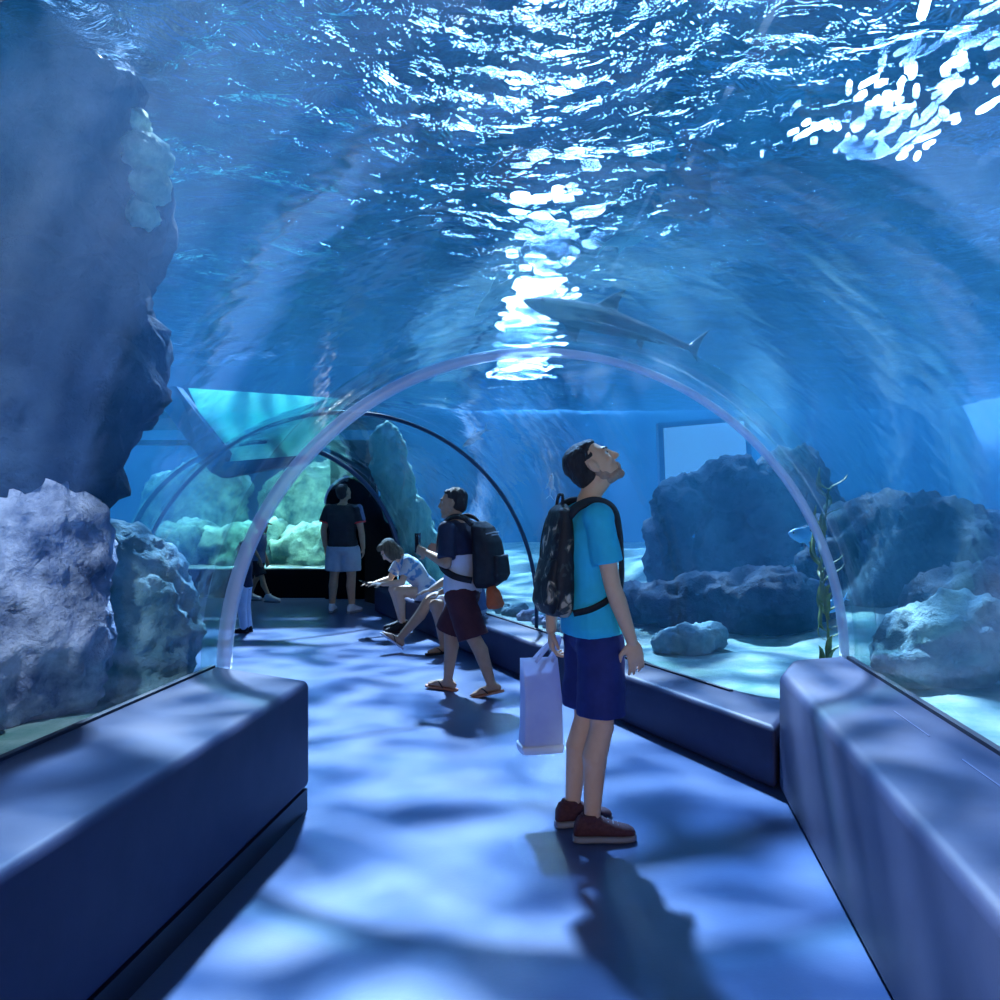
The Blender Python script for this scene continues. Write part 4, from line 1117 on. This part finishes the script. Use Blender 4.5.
# ------------------------------------------------------------------ light, camera, view
w = bpy.data.worlds.new('World'); scene.world = w; w.use_nodes = True
nt = w.node_tree
bg = nt.nodes['Background']
tc = N(nt, 'ShaderNodeTexCoord'); sp = N(nt, 'ShaderNodeSeparateXYZ'); nt.links.new(tc.outputs['Generated'], sp.inputs[0])
rp = ramp(nt, sp.outputs[2], [(0, (.18,.42,.76)), (.25, (.28,.58,.92)), (1, (.62,.86,1.))])
nt.links.new(rp.outputs[0], bg.inputs[0]); bg.inputs[1].default_value = WORLD
sun = bpy.data.lights.new('sun', 'SUN'); sun.energy = SUN; sun.angle = math.radians(2.8); sun.color = (.86,.93,1.)
so = bpy.data.objects.new('sun', sun); COL.objects.link(so)
to_sun = V((-.10, .93, 1.10)).normalized()
so.rotation_euler = to_sun.to_track_quat('Z', 'Y').to_euler()

M_glint = emit('skylight glow', (.88,.95,1.), GLINT)  # glow of the shards that are shaped to look like glitter
def glint_shards(name, x, y, z, w_, l_, n, size, label, seed, taper=1.):
    """glints put into scattered glowing shards, under an inferred roof light with dark beams"""
    random.seed(seed); t = empty(name, (x, y, z)); tag(t, label, 'glint_shards')
    bm = bmesh.new()
    for k in range(n):
        v = random.random()**.6; u = random.gauss(0, .30)*(1-.45*(1-v)*taper)
        px_, py_ = u*w_, (v-.5)*l_
        a = random.uniform(.5, 1.3)*size; b = random.uniform(.6, 2.4)*size*(1+1.5*(1-taper+taper*v)); r_ = random.uniform(-.5, .5)
        q = [V((dx*a*math.cos(r_)-dy*b*math.sin(r_), dx*a*math.sin(r_)+dy*b*math.cos(r_), 0))+V((px_, py_, 0)) for dx, dy in ((-.5,-.3),(0,-.5),(.5,-.3),(.5,.3),(0,.5),(-.5,.3))]
        lo = [bm.verts.new(p) for p in q]; hi = [bm.verts.new(p+V((0,0,.03))) for p in q]
        bm.faces.new(lo[::-1]); bm.faces.new(hi)
        for i in range(6): bm.faces.new((lo[i], lo[(i+1)%6], hi[(i+1)%6], hi[i]))
    obj('glow_part', bm, M_glint, t, smooth=False)
    bm = bmesh.new()
    for a in ((-w_-.1,-w_,-l_/2-.4,l_/2+.4),(w_,w_+.1,-l_/2-.4,l_/2+.4)): box_bm(bm, *a, .02, .14)
    obj('roof_beam', bm, M_bulk, t, smooth=False)
glint_shards('glint_shards', .70, 20.5, 5.6, 1.35, 20., 560, .22, 'long strip of glowing shards added as white glitter above the middle of the arch', 4)
glint_shards('glint_shards', 3.6, 7.4, 5.0, 1.5, 3.6, 150, .06, 'small glowing shards added as glitter at the top right corner', 9, 0.)

fl = bpy.data.lights.new('rock_fill', 'AREA'); fl.shape = 'RECTANGLE'; fl.size = 4.5; fl.size_y = .6; fl.energy = ROCK_FILL; fl.color = (.75,1.,.85)  # unseen fill light added to brighten the green rocks
fo = bpy.data.objects.new('rock_fill', fl); COL.objects.link(fo); fo.location = (-4.4, 14.25, 2.55); fo.rotation_euler = (math.radians(48), 0, 0)

sl2 = bpy.data.lights.new('boulder_fill', 'SPOT'); sl2.energy = SPOT; sl2.color = (.85,.9,1.); sl2.spot_size = math.radians(40); sl2.spot_blend = .6; sl2.shadow_soft_size = .12  # unseen fill light added to brighten the pale boulder
so2 = bpy.data.objects.new('boulder_fill', sl2); COL.objects.link(so2); so2.location = (-2.0, 2.5, 3.25)
so2.rotation_euler = (V(so2.location)-V((-2.45, 4.05, .85))).to_track_quat('Z', 'Y').to_euler()

dl = bpy.data.lights.new('rear_fill', 'AREA'); dl.shape = 'DISK'; dl.size = .5; dl.energy = FILL; dl.color = (1.,.86,.72)  # warm fill added out of view behind the camera for the skin
do = bpy.data.objects.new('rear_fill', dl); COL.objects.link(do); do.location = (-.45, -4.2, 2.1)
do.rotation_euler = (V(do.location)-V((.3, 4., .9))).to_track_quat('Z', 'Y').to_euler()

cam = bpy.data.cameras.new('camera'); cam.sensor_width = 36; cam.lens = 32.4; cam.clip_start = .05
co = bpy.data.objects.new('camera', cam); COL.objects.link(co); co.location = (0, 0, 1.5); co.rotation_euler = (PI/2, 0, 0)
scene.camera = co
scene.view_settings.view_transform = 'Standard'; scene.view_settings.look = 'None'
scene.view_settings.gamma = 1; scene.view_settings.use_curve_mapping = False
scene.view_settings.exposure = EXPO
scene.cycles.use_denoising = True
scene.cycles.max_bounces = 10; scene.cycles.transparent_max_bounces = 32
scene.cycles.diffuse_bounces = 3; scene.cycles.glossy_bounces = 4; scene.cycles.transmission_bounces = 6; scene.cycles.volume_bounces = 1
scene.cycles.sample_clamp_indirect = 4.; scene.cycles.sample_clamp_direct = 0
scene.cycles.caustics_reflective = False; scene.cycles.caustics_refractive = False
